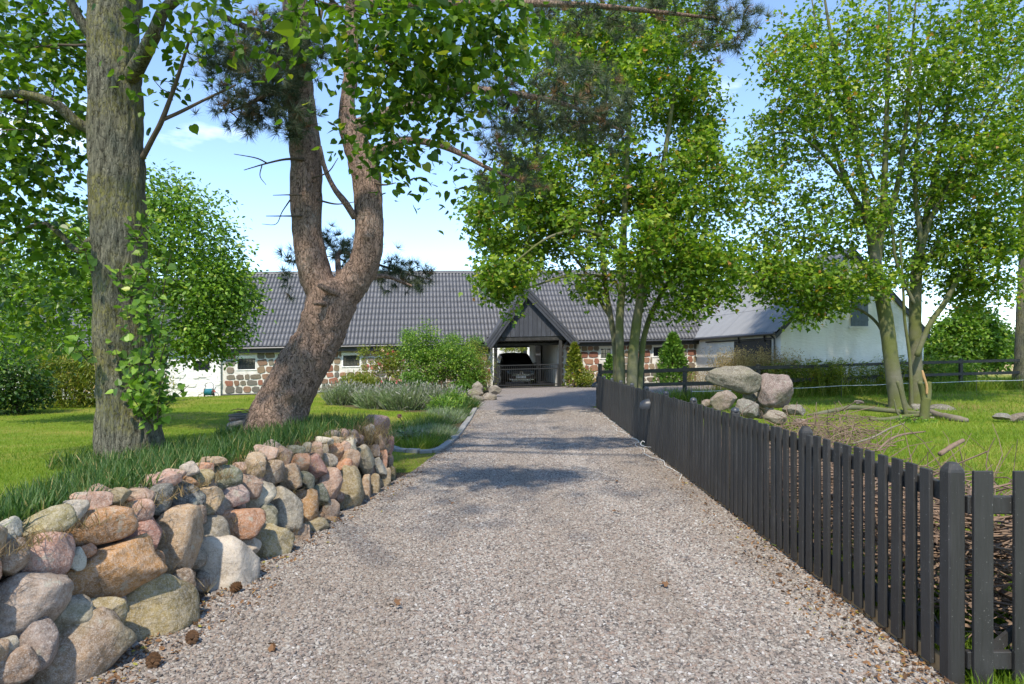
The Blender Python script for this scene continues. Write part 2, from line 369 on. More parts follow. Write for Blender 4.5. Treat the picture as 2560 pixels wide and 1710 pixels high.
# ---------------------------------------------------------------- lie of the land
WB = np.array([(-2.42, .6), (-2.27, 2.0), (-2.12, 3.34), (-1.99, 4.31), (-1.93, 5.33), (-1.74, 6.8), (-1.56, 8.1), (-1.5, 8.75), (-1.62, 9.3)])
WT = np.array([(-2.8, .6, .84), (-2.62, 2.0, .83), (-2.44, 3.34, .82), (-2.33, 4.31, .80), (-2.27, 5.33, .78), (-2.1, 6.8, .78), (-1.92, 8.1, .76), (-1.8, 8.75, .74), (-1.75, 9.2, .72)])
def wall_base_x(y): return np.interp(y, WB[:, 1], WB[:, 0])
def wall_top_x(y): return np.interp(y, WT[:, 1], WT[:, 0])
def H(x, y):
    x = np.asarray(x, float); y = np.asarray(y, float)
    far = sstep(17, 33, y) * (.2 + .022 * np.clip(x, -22, 22))
    e = np.where(y < 9.3, wall_top_x(y) + .06, wall_top_x(9.2) - .25 * (y - 9.3))
    wdt = np.where(y < 9.3, .1, .1 + 1.4 * sstep(9.2, 11, y))
    side = sstep(0, 1, (e - x) / wdt)
    prof = np.interp(-x, [1.7, 2.4, 4, 7, 10, 16], [.72, .73, .55, .3, .18, .08])
    bank = side * prof * (1 - sstep(8.6, 16, y)) * sstep(-30, -6, y)
    und = .05 * np.sin(x * .6 + 1) * np.sin(y * .45) * sstep(3, 6, np.abs(x)) * (1 - sstep(14, 24, y) * .6)
    return far + bank + und * np.where(x < 0, .5, .8) * sstep(6, 10, y)
FX = lambda y: 2.146 + .0299 * (y - 3.36)           # the picket fence line
RAIL = lambda y: 3.0 + (y - 22.3) * 2.6             # the post-and-rail line (x at y)
KERB = np.array([(-2.15, 12.25), (-2.02, 11.85), (-1.36, 11.62), (-1.16, 13.2), (-1.12, 17), (-1.14, 20.5), (-1.17, 23.2)])
def drive_left(y): return np.interp(y, [.6, 2, 3.34, 4.31, 5.33, 6.8, 8.1, 8.9, 9.5, 11.5, 12, 13.2, 20.5, 23.2, 25, 28, 30, 33.5], [-2.42, -2.27, -2.12, -1.99, -1.93, -1.74, -1.56, -1.48, -1.35, -1.2, -1.25, -1.14, -1.1, -1.14, -1.2, -.95, -.75, -.85])
def drive_right(y): return np.where(y < 21.4, FX(y) - .02, np.clip(RAIL(y), 2.5, 9.2))

xs = np.concatenate([[-2500, -900, -400, -200, -100, -60, -42], np.arange(-34, -9, .6), np.arange(-9, -1, .1), np.arange(-1, 3.4, .4), np.arange(3.4, 30, .5), [32, 36, 44, 60, 100, 200, 400, 900, 2500]])
ys = np.concatenate([[-200, -60, -30, -15], np.arange(-8, 1, .6), np.arange(1, 12, .12), np.arange(12, 52, .5), [54, 60, 72, 90, 130, 200, 400, 900, 3000]])
GX, GY = np.meshgrid(xs, ys); gz = H(GX.ravel(), GY.ravel())
gz -= .018 * ((GX.ravel() > drive_left(GY.ravel())) & (GX.ravel() < drive_right(GY.ravel())))
nx, ny = len(xs), len(ys); j = np.arange(ny - 1)[:, None] * nx; i = np.arange(nx - 1)[None, :]
GF = np.stack([j + i, j + i + 1, j + nx + i + 1, j + nx + i], -1).reshape(-1, 4)
def bed_mask(x, y):
    a = (y > 12) & (x > np.interp(y, [12, 16, 20, 22, 24, 33], [-2.0, -2.3, -2.6, -5.2, -6.6, -7.4])) & (x < drive_left(y) + .1) & (y < 34)
    return a
soil = bed_mask(GX.ravel(), GY.ravel()) * .9
soil = np.maximum(soil, .75 * np.exp(-((GX.ravel() - 12.6) ** 2 / 5 + (GY.ravel() - 21.8) ** 2 / 3)))
soil = np.maximum(soil, .25 * ((GX.ravel() > FX(GY.ravel()) - .1) & (GX.ravel() < 4.2) & (GY.ravel() < 11) & (GY.ravel() > 2)))
soil = np.maximum(soil, 1.0 * ((GX.ravel() < drive_left(GY.ravel()) + .15) & (GX.ravel() > wall_top_x(GY.ravel()) - .12) & (GY.ravel() < 9.6)))
straw = sstep(36, 42, GY.ravel()) * sstep(16, 20, GX.ravel()) * .95
tag(mesh_np('ground', np.stack([GX.ravel(), GY.ravel(), gz], -1), GF, MAT['turf'], None, True, {'soil': soil, 'straw': straw}), 'green turf with worn patches around the drive', kind='structure')

# the gravel drive (one sheet over the ground)
dy = np.concatenate([np.arange(-6, 1, 1.), np.arange(1, 34.6, .4)]); K = 14
dv = []
for y in dy:
    l, r = float(drive_left(y)), float(drive_right(y))
    for k in range(K + 1):
        x = l + (r - l) * k / K
        dv.append((x, y, float(H(max(x, l + .12 if y < 9.4 else x), y)) * (1 if y > 9.4 else 0) + .008))
dv = np.array(dv); j = np.arange(len(dy) - 1)[:, None] * (K + 1); i = np.arange(K)[None, :]
drive = mesh_np('gravel_driveway', dv, np.stack([j + i, j + i + 1, j + K + 2 + i, j + K + 1 + i], -1).reshape(-1, 4), MAT['gravel'], None, True)
tag(drive, 'grey and brown gravel driveway leading to the barn gate', kind='structure')
# courtyard gravel seen through the passage
MB().quad((-6, 34.65, .205), (8, 34.65, .205), (8, 60, .205), (-6, 60, .205)).build('courtyard', MAT['gravel']); tag(bpy.data.objects['courtyard'], 'gravel courtyard behind the barn', kind='structure')

# loose pebbles: real stones strewn over the near drive with geometry nodes
def gn_pebbles(name, base, mat, dens, r, seed):
    ng = bpy.data.node_groups.new(name, 'GeometryNodeTree')
    ng.interface.new_socket('Geometry', in_out='INPUT', socket_type='NodeSocketGeometry'); ng.interface.new_socket('Geometry', in_out='OUTPUT', socket_type='NodeSocketGeometry')
    N = ng.nodes.new; Lk = ng.links.new
    gi = N('NodeGroupInput'); go = N('NodeGroupOutput'); dp = N('GeometryNodeDistributePointsOnFaces'); dp.distribute_method = 'RANDOM'
    da = N('GeometryNodeInputNamedAttribute'); da.data_type = 'FLOAT'; da.inputs['Name'].default_value = 'dens'
    mu = N('ShaderNodeMath'); mu.operation = 'MULTIPLY'; mu.inputs[1].default_value = dens
    dp.inputs['Seed'].default_value = seed
    ic = N('GeometryNodeMeshIcoSphere'); ic.inputs['Radius'].default_value = r; ic.inputs['Subdivisions'].default_value = 2
    sp = N('GeometryNodeSetPosition'); nzt = N('ShaderNodeTexNoise'); nzt.inputs['Scale'].default_value = .55 / r; nzt.inputs['Detail'].default_value = 1
    sb = N('ShaderNodeVectorMath'); sb.operation = 'SUBTRACT'; sb.inputs[1].default_value = (.5, .5, .5)
    sc_ = N('ShaderNodeVectorMath'); sc_.operation = 'SCALE'; sc_.inputs['Scale'].default_value = r * 1.5
    sm = N('GeometryNodeSetMaterial'); sm.inputs['Material'].default_value = mat
    ssm = N('GeometryNodeSetShadeSmooth')
    iop = N('GeometryNodeInstanceOnPoints')
    rr = N('FunctionNodeRandomValue'); rr.data_type = 'FLOAT_VECTOR'; rr.inputs[0].default_value = (-.5, -.5, 0); rr.inputs[1].default_value = (.5, .5, 6.28)
    rs = N('FunctionNodeRandomValue'); rs.data_type = 'FLOAT_VECTOR'; rs.inputs[0].default_value = (.5, .65, .4); rs.inputs[1].default_value = (1.25, 1.6, .85)
    rc = N('FunctionNodeRandomValue'); rc.data_type = 'FLOAT'; st = N('GeometryNodeStoreNamedAttribute'); st.data_type = 'FLOAT'; st.domain = 'INSTANCE'; st.inputs['Name'].default_value = 'rnd'
    for q, s_ in ((rr, 1), (rs, 2), (rc, 3)): q.inputs['Seed'].default_value = seed * 7 + s_
    Lk(gi.outputs[0], dp.inputs['Mesh']); Lk(da.outputs[0], mu.inputs[0]); Lk(mu.outputs[0], dp.inputs['Density'])
    Lk(nzt.outputs['Color'], sb.inputs[0]); Lk(sb.outputs[0], sc_.inputs[0]); Lk(ic.outputs[0], sp.inputs[0]); Lk(sc_.outputs[0], sp.inputs['Offset'])
    Lk(sp.outputs[0], ssm.inputs[0]); Lk(ssm.outputs[0], sm.inputs[0]); Lk(dp.outputs['Points'], iop.inputs['Points']); Lk(sm.outputs[0], iop.inputs['Instance'])
    Lk(rr.outputs[0], iop.inputs['Rotation']); Lk(rs.outputs[0], iop.inputs['Scale'])
    Lk(iop.outputs[0], st.inputs[0]); Lk([o for o in rc.outputs if o.type == 'VALUE'][0], st.inputs['Value']); Lk(st.outputs[0], go.inputs[0])
    md = base.modifiers.new(name, 'NODES'); md.node_group = ng
def pebble_sheet(name, y0, y1, dens, r, seed, fade=None):
    dy = np.arange(y0, y1 + .01, .25); K = 10; vs = []; dn = []
    for y in dy:
        l, rr_ = float(drive_left(y)) - .06, float(drive_right(y)) + .03
        for k in range(K + 1):
            x = l + (rr_ - l) * k / K
            vs.append((x, y, .010 + (float(H(x, y)) if y > 9.4 else 0))); dn.append(1.0 if not fade else float(np.interp(y, [fade, 11, y1], [1, .6, .25])))
    j = np.arange(len(dy) - 1)[:, None] * (K + 1); i = np.arange(K)[None, :]
    o = mesh_np(name, np.array(vs), np.stack([j + i, j + i + 1, j + K + 2 + i, j + K + 1 + i], -1).reshape(-1, 4), MAT['gravel'], None, True, {'dens': np.array(dn)})
    gn_pebbles(name + '_nodes', o, MAT['pebble'], dens, r, seed)
    return tag(o, 'loose rounded pebbles covering the near gravel drive' if seed == 1 else 'finer loose pebbles strewn over the middle of the gravel drive', 'gravel', kind='stuff')
pebble_sheet('loose_pebbles', 1.6, 21, 4300, .0108, 1, 7.0)

# ---------------------------------------------------------------- boulders and the dry stone wall
_ico = {}
def ico(sub):
    if sub not in _ico:
        import bmesh
        bm = bmesh.new(); bmesh.ops.create_icosphere(bm, subdivisions=sub, radius=1)
        _ico[sub] = (np.array([v.co[:] for v in bm.verts]), np.array([[v.index for v in f.verts] for f in bm.faces])); bm.free()
    return _ico[sub]
def rock_verts(seed, sub=4, p=2.5, cuts=7, rough=.07):
    V, Fc = ico(sub); r = np.random.default_rng(seed)
    k = (np.abs(V) ** p).sum(1) ** (-1 / p); P = V * k[:, None]
    for _ in range(cuts):
        n = nrm(r.normal(size=3)); d = r.uniform(.68, .93); t = P @ n - d
        P = P - n[None] * (np.where(t > 0, t, 0) * r.uniform(.65, .95))[:, None]
    P = P * (1 + rough * fbm(P * 1.3 + seed * 3.1, 3, seed)[:, None] + .018 * fbm(P * 6 + seed, 2, seed + 9)[:, None])
    P = P / np.abs(P).max(0)[None]
    return P, Fc
def rock(name, c, axes, R, col, seed, parent=None, sub=4, p=2.5, cuts=7, rough=.07, mat='stone'):
    P, Fc = rock_verts(seed, sub, p, cuts, rough)
    V = (P * np.array(axes)) @ np.asarray(R).T + np.array(c)
    o = mesh_np(name, V, Fc, MAT[mat], parent, True); o.color = (*col, 1); return o
CL = dict(T=(0.340, 0.241, 0.138), O=(0.366, 0.199, 0.077), P=(0.416, 0.259, 0.184), R=(0.353, 0.169, 0.128), G=(0.252, 0.216, 0.158), W=(0.467, 0.415, 0.317), D=(0.095, 0.100, 0.082), N=(0.145, 0.145, 0.087), S=(0.467, 0.229, 0.117), M=(0.296, 0.229, 0.184), B=(0.252, 0.175, 0.113), L=(0.272, 0.216, 0.102), U=(0.429, 0.421, 0.363))
def viewR(px, py):
    "rotation whose axes are right / up / away as seen from the eye toward a photo pixel"
    d = nrm(np.array(((px - 1280) / F, 1, -(py - HOR) / F))); r = nrm(np.cross(d, (0, 0, 1))); u = np.cross(r, d)
    return np.stack([r, u, d], 1)
def rollR(R, deg):
    a = math.radians(-deg); c, s = math.cos(a), math.sin(a)
    return R @ np.array([[c, -s, 0], [s, c, 0], [0, 0, 1]])
# wall face as a grid of points -> nearest to a pixel
_t = np.linspace(0, 1, 400); _v = np.linspace(-.08, 1.12, 60)
yb = np.interp(_t, np.linspace(0, 1, len(WB)), WB[:, 1]); xb = np.interp(_t, np.linspace(0, 1, len(WB)), WB[:, 0])
yt = np.interp(_t, np.linspace(0, 1, len(WT)), WT[:, 1]); xt = np.interp(_t, np.linspace(0, 1, len(WT)), WT[:, 0]); zt = np.interp(_t, np.linspace(0, 1, len(WT)), WT[:, 2])
FACE = np.stack([xb[:, None] + (xt - xb)[:, None] * _v, yb[:, None] + (yt - yb)[:, None] * _v, 0 * xb[:, None] + zt[:, None] * _v], -1).reshape(-1, 3)
FPX = np.stack([1280 + FACE[:, 0] / FACE[:, 1] * F, HOR + (EYE - FACE[:, 2]) / FACE[:, 1] * F], -1)
Z1 = [(45, 725, 130, 125, -15, 'U'), (240, 690, 285, 145, -22, 'L'), (400, 610, 145, 115, -10, 'W'), (508, 568, 195, 108, 5, 'P'), (635, 530, 145, 88, 0, 'T'), (765, 528, 135, 92, 5, 'P'), (870, 545, 140, 165, 10, 'D'),
 (1025, 525, 180, 135, 0, 'D'), (905, 450, 160, 100, -10, 'P'), (950, 410, 130, 60, 0, 'P'), (1045, 385, 78, 78, -30, 'W'), (1130, 380, 95, 62, 0, 'S'), (1115, 435, 118, 98, 0, 'L'), (1048, 450, 90, 42, 20, 'O'), (1245, 435, 160, 135, 10, 'N'),
 (1150, 560, 145, 145, 0, 'T'), (1070, 622, 135, 105, 20, 'B'), (725, 622, 205, 115, -5, 'P'), (500, 705, 395, 175, -7, 'O'), (790, 735, 210, 195, 20, 'R'), (975, 785, 245, 350, 0, 'T'), (1165, 720, 168, 145, -15, 'G'),
 (1285, 535, 155, 135, 5, 'M'), (1370, 475, 135, 115, 20, 'B'), (1425, 530, 175, 130, -40, 'W'), (1320, 685, 245, 155, 3, 'S'), (1465, 645, 118, 150, 0, 'N'), (1385, 805, 95, 82, 30, 'W'), (1235, 965, 335, 370, 0, 'W'),
 (1500, 820, 215, 245, 0, 'L'), (1650, 765, 125, 145, 0, 'B'), (600, 940, 565, 300, -12, 'O'), (845, 1190, 485, 405, 0, 'L'), (415, 1385, 500, 350, -18, 'B'), (570, 1175, 205, 155, 10, 'L'), (375, 1195, 225, 175, -15, 'G'),
 (140, 1125, 420, 300, -15, 'M'), (185, 1355, 215, 255, -10, 'M'), (245, 880, 295, 250, -5, 'P'), (60, 875, 185, 195, 0, 'B'), (420, 880, 88, 115, 0, 'U'), (480, 835, 82, 78, 10, 'S'), (865, 890, 75, 115, 0, 'O'), (1005, 1000, 135, 125, 15, 'B'),
 (30, 1365, 110, 95, 0, 'G'), (1180, 340, 135, 52, 0, 'T'), (1325, 380, 75, 65, 0, 'P'), (-60, 1380, 160, 150, 0, 'T'), (-90, 960, 150, 160, 0, 'S'), (-110, 1130, 160, 170, 0, 'G'), (40, 1500, 260, 170, -20, 'B')]
Z3 = [(430, 725, 245, 155, 15, 'P'), (600, 745, 175, 205, 25, 'B'), (355, 760, 150, 92, 25, 'G'), (320, 850, 225, 265, -15, 'T'), (480, 930, 245, 255, 0, 'B'), (680, 960, 195, 245, -12, 'T'), (780, 815, 185, 205, 15, 'S'), (935, 850, 205, 245, -20, 'R'),
 (735, 680, 175, 88, 3, 'N'), (850, 655, 92, 105, 0, 'G'), (945, 690, 155, 185, 20, 'P'), (1035, 590, 175, 78, 10, 'W'), (1040, 680, 75, 125, 0, 'G'), (1150, 585, 85, 95, 0, 'T'), (1210, 575, 58, 58, 0, 'T'), (1140, 700, 175, 165, 10, 'S'),
 (1065, 805, 185, 155, 10, 'W'), (1240, 650, 105, 115, 25, 'P'), (1295, 650, 115, 175, -10, 'W'), (1310, 590, 105, 105, 40, 'G'), (1225, 895, 185, 225, 0, 'S'), (850, 1000, 165, 165, 15, 'N'), (1075, 1040, 265, 325, -5, 'P'), (975, 1130, 225, 195, 25, 'N'),
 (620, 1290, 330, 440, -12, 'G'), (860, 1280, 235, 345, 0, 'O'), (1290, 1130, 265, 520, 8, 'L'), (1090, 1330, 180, 240, 0, 'B'), (1150, 1250, 55, 95, 0, 'G'), (1300, 800, 170, 230, 20, 'T'), (1370, 750, 65, 85, 20, 'W'), (1455, 785, 165, 270, -25, 'G'),
 (1470, 1110, 105, 310, 3, 'T'), (1565, 1040, 115, 265, 0, 'L'), (1670, 980, 95, 205, 5, 'T'), (1735, 930, 58, 155, 0, 'L'), (1600, 855, 95, 195, -25, 'W'), (1640, 790, 85, 195, 0, 'S'), (1710, 800, 75, 155, 0, 'B'), (1600, 590, 98, 175, -15, 'P'),
 (1560, 690, 95, 115, 0, 'M'), (1660, 680, 95, 125, 20, 'T'), (1710, 630, 85, 175, 0, 'R'), (1650, 585, 60, 75, 0, 'P'), (1500, 470, 105, 115, 30, 'G'), (930, 1480, 270, 190, -20, 'L'), (760, 1540, 180, 170, 0, 'B'), (1110, 1450, 110, 150, 0, 'O')]
wall = thing('stone_wall', 'dry stone retaining wall of rounded multicoloured fieldstones beside the gravel drive', 'wall', (-2.1, 5, 0))
cells = [(x * .4527, 1000 + y * .4527, w * .4527, h * .4527, a, c) for x, y, w, h, a, c in Z1] + [(560 + x * .2424, 960 + y * .2424, w * .2424, h * .2424, a, c) for x, y, w, h, a, c in Z3]
for k, (px, py, w, h, a, c) in enumerate(cells):
    q = FACE[np.argmin(((FPX - (px, py)) ** 2).sum(1))]
    R = viewR(px, py); Y = q[1]; ax, ay = w / 2 * Y / F * 1.17, h / 2 * Y / F * 1.17; az = .62 * min(max(ax, ay), 1.5 * min(ax, ay))
    cen = U(px, py, Y); d = R[:, 2]; cen = cen + d * az * .5
    col = np.array(CL[c]) * RN.uniform(.88, 1.12) * RN.uniform(.95, 1.05, 3)
    rock('stone', cen, (ax, ay, az), rollR(R, a), col, 100 + k, wall, 4, RN.uniform(3.0, 4.6), 11, .075)
# stones of the wall nearer than the picture's edge, and small chinking stones behind the gaps
k = 0
for r_, v in enumerate((.1, .38, .66, .93)):
    y = .62 + .1 * r_
    while y < 3.25:
        s = RN.uniform(.12, .2) * (1.15 - .3 * v); i = int(np.interp(y, yb, np.arange(400))); q = FACE.reshape(400, 60, 3)[i, int((v + .08) / 1.2 * 59)]; k += 1
        if q[0] / q[1] * F + 1280 < -25: rock('stone', q + np.array((-.06, 0, 0)), (s * .9, s * 1.12, .135), np.eye(3), np.array(CL[RN.choice(list('TPGBMOSL'))]) * RN.uniform(.85, 1.1), 400 + k, wall, 3, 3.2, 10, .08)
        y += s * 1.75
for k in range(120):
    i = RN.integers(110, 398); q = FACE.reshape(400, 60, 3)[i, RN.integers(5, 52)] + np.array((-.13, 0, 0)); s = RN.uniform(.05, .1)
    rock('chinking_stone', q, (s, s * 1.3, s), rollR(np.eye(3), RN.uniform(0, 180)), np.array(CL[RN.choice(list('TPGBMO'))]) * .8, 600 + k, wall, 2)
# top rock at the far end of the wall
px, py = 560 + 1572 * .2424, 960 + 430 * .2424
rock('cap_stone', U(px, py, 9.15), (.172, .165, .17), rollR(viewR(px, py), 12), (.34, .2, .165), 77, wall, 4, 2.6, 9, .06)['label'] = 'big reddish boulder crowning the end of the wall'
# soil core
cv = []; n_ = 60
for t in np.linspace(0, 1, n_):
    i = int(t * 399); b = np.array((xb[i], yb[i], 0)); tp = np.array((xt[i], yt[i], zt[i]))
    cv += [b + (-.2, 0, -.1), b * .5 + tp * .5 + (-.17, 0, 0), tp + (-.1, 0, -.05), tp + (-.45, 0, -.06), b + (-.8, 0, -.1)]
cv = np.array(cv); cv += .02 * RN.normal(size=cv.shape)
j = np.arange(n_ - 1)[:, None] * 5; i = np.arange(4)[None, :]
mesh_np('soil_core', cv, np.stack([j + i, j + i + 1, j + 5 + i + 1, j + 5 + i], -1).reshape(-1, 4), MAT['soil'], wall, True)

# ---------------------------------------------------------------- boulders of the paddock pile: each lies loose
def boulder(name, px, py, w, h, Y, ang, col, seed, label, depth=.8, cat='boulder', sub=5, group=None, p=2.7, cuts=13, rough=.11):
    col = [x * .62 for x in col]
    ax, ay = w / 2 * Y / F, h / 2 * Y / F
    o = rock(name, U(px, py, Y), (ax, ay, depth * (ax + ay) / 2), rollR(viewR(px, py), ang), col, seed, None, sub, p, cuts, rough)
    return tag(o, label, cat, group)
z4 = lambda x, y: (1650 + x * .3876, 650 + y * .3876)
B = lambda x, y, w, h, Y, a, c, s, lab, **k: boulder('boulder', *z4(x, y), w * .3876, h * .3876, Y, a, c, s, lab, **k)
B(480, 765, 365, 185, 15.9, 6, (.25, .225, .15), 11, 'broad lichen-green slab boulder capping the boulder pile in the paddock', depth=.75, sub=5)
B(742, 842, 222, 235, 15.7, 12, (.34, .25, .215), 12, 'pinkish round boulder standing upright at the side of the boulder pile', sub=5)
B(420, 900, 195, 125, 15.4, -25, (.36, .27, .2), 13, 'tan wedge-shaped boulder tucked under the slab boulder in the pile')
B(570, 960, 165, 120, 15.3, 18, (.22, .205, .16), 14, 'grey-green oval boulder low in the middle of the boulder pile')
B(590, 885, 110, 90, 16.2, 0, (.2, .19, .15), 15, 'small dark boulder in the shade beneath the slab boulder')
B(748, 1012, 150, 95, 15.2, 20, (.31, .26, .18), 16, 'tan flat-topped boulder at the foot of the pinkish boulder')
B(862, 968, 145, 85, 15.6, 10, (.24, .215, .15), 17, 'mossy flattened boulder on the open grass edge of the pile')
B(310, 925, 80, 55, 15.6, 0, (.36, .27, .21), 18, 'little tan boulder beside the wedge-shaped boulder')
B(900, 1050, 90, 60, 14.9, 0, (.36, .28, .24), 19, 'small pink stone lying in the twigs by the boulder pile')
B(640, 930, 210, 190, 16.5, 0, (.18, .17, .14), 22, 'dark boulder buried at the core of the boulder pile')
B(1820, 960, 170, 75, 20.8, 8, (.2, .185, .14), 20, 'long mossy boulder behind the forked sycamore stump', depth=1.2)
B(1660, 955, 80, 60, 20.5, 0, (.24, .22, .17), 21, 'grey mossy boulder against the twin sycamore trunk')
B(2210, 1010, 120, 48, 17, 3, (.25, .24, .2), 23, 'flat grey stone sunk in the paddock grass', depth=1.2)
B(2320, 1015, 130, 60, 16.8, -8, (.26, .2, .14), 24, 'brownish flat stone half in the grass of the open paddock', depth=1.2)
B(1765, 1035, 80, 55, 18, 10, (.3, .28, .24), 25, 'pale stone at the root of the forked stump')
B(1285, 915, 60, 25, 22.0, 0, (.35, .27, .24), 26, 'small pink stone in the grass near the rail fence')
# rocks by the bed next to the gate
for k, (x, y, w, h, Y, c, lab) in enumerate([(1550, 735, 120, 120, 26.0, (.33, .29, .22), 'tall pale weathered rock standing in the bed by the gate'), (1525, 795, 165, 95, 25.2, (.27, .23, .17), 'broad brown rock beneath the tall weathered rock in the bed'),
    (1550, 865, 150, 95, 24.4, (.22, .19, .15), 'furrowed dark rock at the end of the granite kerb'), (1660, 835, 150, 100, 25.0, (.33, .28, .21), 'tan rock between the kerb end and the gravel'), (1715, 765, 130, 100, 26.6, (.36, .32, .26), 'pale wrinkled rock on the gravel edge nearest the gate'), (1270, 825, 90, 40, 24, (.3, .27, .22), 'low pale stone among the lavender')]):
    boulder('garden_rock', 800 + x * .2551, 780 + y * .2551, w * .2551, h * .2551, Y, RN.uniform(-15, 15), c, 60 + k, lab, depth=.9, cat='rock', rough=.13, cuts=9)
# stones and trough by the pine
for k, (x, y, w, h, Y, c, lab, r) in enumerate([(140, 425, 235, 110, 9.9, (.2, .19, .16), 'flat grey boulder leaning against the foot of the pine', .06), (120, 363, 145, 48, 10.2, (.15, .09, .065), 'brown slab lying on the grey boulder beside the pine', .05)]):
    boulder('garden_rock', 560 + x * .2424, 960 + y * .2424, w * .2424, h * .2424, Y, -6, c, 70 + k, lab, depth=.9, cat='rock', rough=r)
bx, byy = 560 + 245 * .2424, 960 + 335 * .2424
c = U(bx, byy, 10.35); tr = thing('stone_trough', 'small slate-sided planting trough of dark houseleeks behind the pine trunk', 'planter', (c[0], c[1], c[2] - .1))
for z_, w_ in ((-.09, .21), (-.055, .225), (-.02, .215), (.012, .23)):
    MB().box(c[0] - w_, c[0] + w_, c[1] - .17, c[1] + .17, c[2] + z_, c[2] + z_ + .03).build('slate_course', plain('slate', (.1, .095, .09), .8, .4, 20, .4), tr, bevel=.006)
for k in range(46):
    q = c + (RN.uniform(-.2, .2), RN.uniform(-.14, .14), .05 + RN.uniform(0, .05)); ang = np.arange(8) * math.pi / 4
    V = [q + (0, 0, .01)]
    for a in ang: V.append(q + .035 * np.array((math.cos(a), math.sin(a), .5)))
    if k == 0: hv = []; hf = []
    b = len(hv); hv += V; hf += [(b, b + 1 + i, b + 1 + (i + 1) % 8) for i in range(0, 8, 1)]
mesh_np('houseleeks', np.array(hv), np.array(hf), plain('houseleek', (.1, .03, .03), .6, .5, 60, .1), tr)['kind'] = 'stuff'

# ---------------------------------------------------------------- granite kerb
kp = smooth_path(np.c_[KERB, np.zeros(len(KERB))], 400)[:, :2]; seg = np.r_[0, np.cumsum(np.linalg.norm(np.diff(kp, axis=0), axis=1))]
kerb = thing('granite_kerb', 'low kerb of pale granite setts edging the planted bed along the drive', 'kerb', (-1.2, 14, 0))
s = 0.0
while s < seg[-1] - .2:
    ln = RN.uniform(.19, .3) if s < 2.6 else RN.uniform(.16, .24); a = np.array([np.interp(s + .006, seg, kp[:, 0]), np.interp(s + .006, seg, kp[:, 1])]); b = np.array([np.interp(s + ln, seg, kp[:, 0]), np.interp(s + ln, seg, kp[:, 1])])
    d = nrm(b - a); n = np.array((-d[1], d[0])) * .065; h0 = float(H(*a)) if a[1] > 13 else 0.0; top = h0 + RN.uniform(.05, .068)
    pts = [a - n, b - n, b + n, a + n]; sh = RN.uniform(-.008, .008, (8, 3))
    m = MB().hexa([(p[0] + sh[k][0], p[1] + sh[k][1], h0 - .05) for k, p in enumerate(pts)] + [(p[0] + sh[4 + k][0], p[1] + sh[4 + k][1], top + sh[k][2] * .5) for k, p in enumerate(pts)])
    o = m.build('kerb_sett', MAT['granite'], kerb, bevel=.008); s += ln
# ---------------------------------------------------------------- the barn (stands a little askew and climbs with the ground)
YAW = math.radians(7.5); CY, SY = math.cos(YAW), math.sin(YAW)
def Bt(s, d, z): return (s * CY - d * SY, 33.5 + s * SY + d * CY, z + .022 * s)
def FS(px, py, d=0.0):
    k = (px - 1280) / F; s = (33.5 * k + d * (k * CY + SY)) / (CY - k * SY); Y = 33.5 + s * SY + d * CY
    return s, EYE - (py - HOR) * Y / F - .022 * s
EAVE, RIDGE, RD, RW = 2.41, 6.44, 4.5, 9.0
S0, S1 = -13.6, 10.3
barn = thing('stone_barn', 'long low barn of mortared fieldstone under a dark tiled roof', 'barn', Bt(-2, 4, 0))
PS0, PS1 = -.95, 2.28        # the passage
wins = []
for a, b, t, bt in ((594, 638, 897, 923), (858, 899, 889, 915), (1502, 1527, 872, 895), (1634, 1661, 868, 890)):
    s0, z1 = FS(a, t); s1, z0 = FS(b, bt); wins.append((s0, s1, z0, z1))
ds0 = FS(694, 900)[0]; door = (ds0, ds0 + 1.05, .2, 2.08)
opens = wins + [door, (PS0, PS1, .1, 2.75)]
def wall_mb(s0, s1, zb, zt, opens, d0, d1):
    m = MB(Bt); op = sorted([o for o in opens if o[0] > s0 and o[1] < s1]); c = s0
    for o in op:
        m.box(c, o[0], d0, d1, zb, zt)
        if o[2] > zb + .02: m.box(o[0], o[1], d0, d1, zb, o[2])
        if o[3] < zt - .02: m.box(o[0], o[1], d0, d1, o[3], zt)
        c = o[1]
    m.box(c, s1, d0, d1, zb, zt); return m
wall_mb(S0, S1, -.3, 2.42, opens, 0, .4).build('front_wall', MAT['mortar'], barn)
wall_mb(S0, S1, -.3, 2.42, [(PS0, PS1, -.3, 2.5)], RW - .4, RW).build('rear_wall', MAT['white'], barn)
MB(Bt).prism([(0.1, -.3), (RW - .1, -.3), (RW - .1, 2.4), (RW / 2, 6.2), (.1, 2.4)], 0, S0 + .01, S0 + .3).build('end_wall', MAT['white'], barn)
MB(Bt).prism([(0.1, -.3), (RW - .1, -.3), (RW - .1, 2.4), (RW / 2, 6.2), (.1, 2.4)], 0, S1 - .3, S1 - .01).build('end_wall', MAT['white'], barn)
m = MB(Bt)
for a, b in ((S0, door[0]), (door[1], PS0), (PS1, S1)): m.box(a, b, -.05, .02, -.3, .26)
m.build('plinth', plain('tarred_plinth', (.06, .058, .055), .8, .6, 6, .4), barn, bevel=.01)
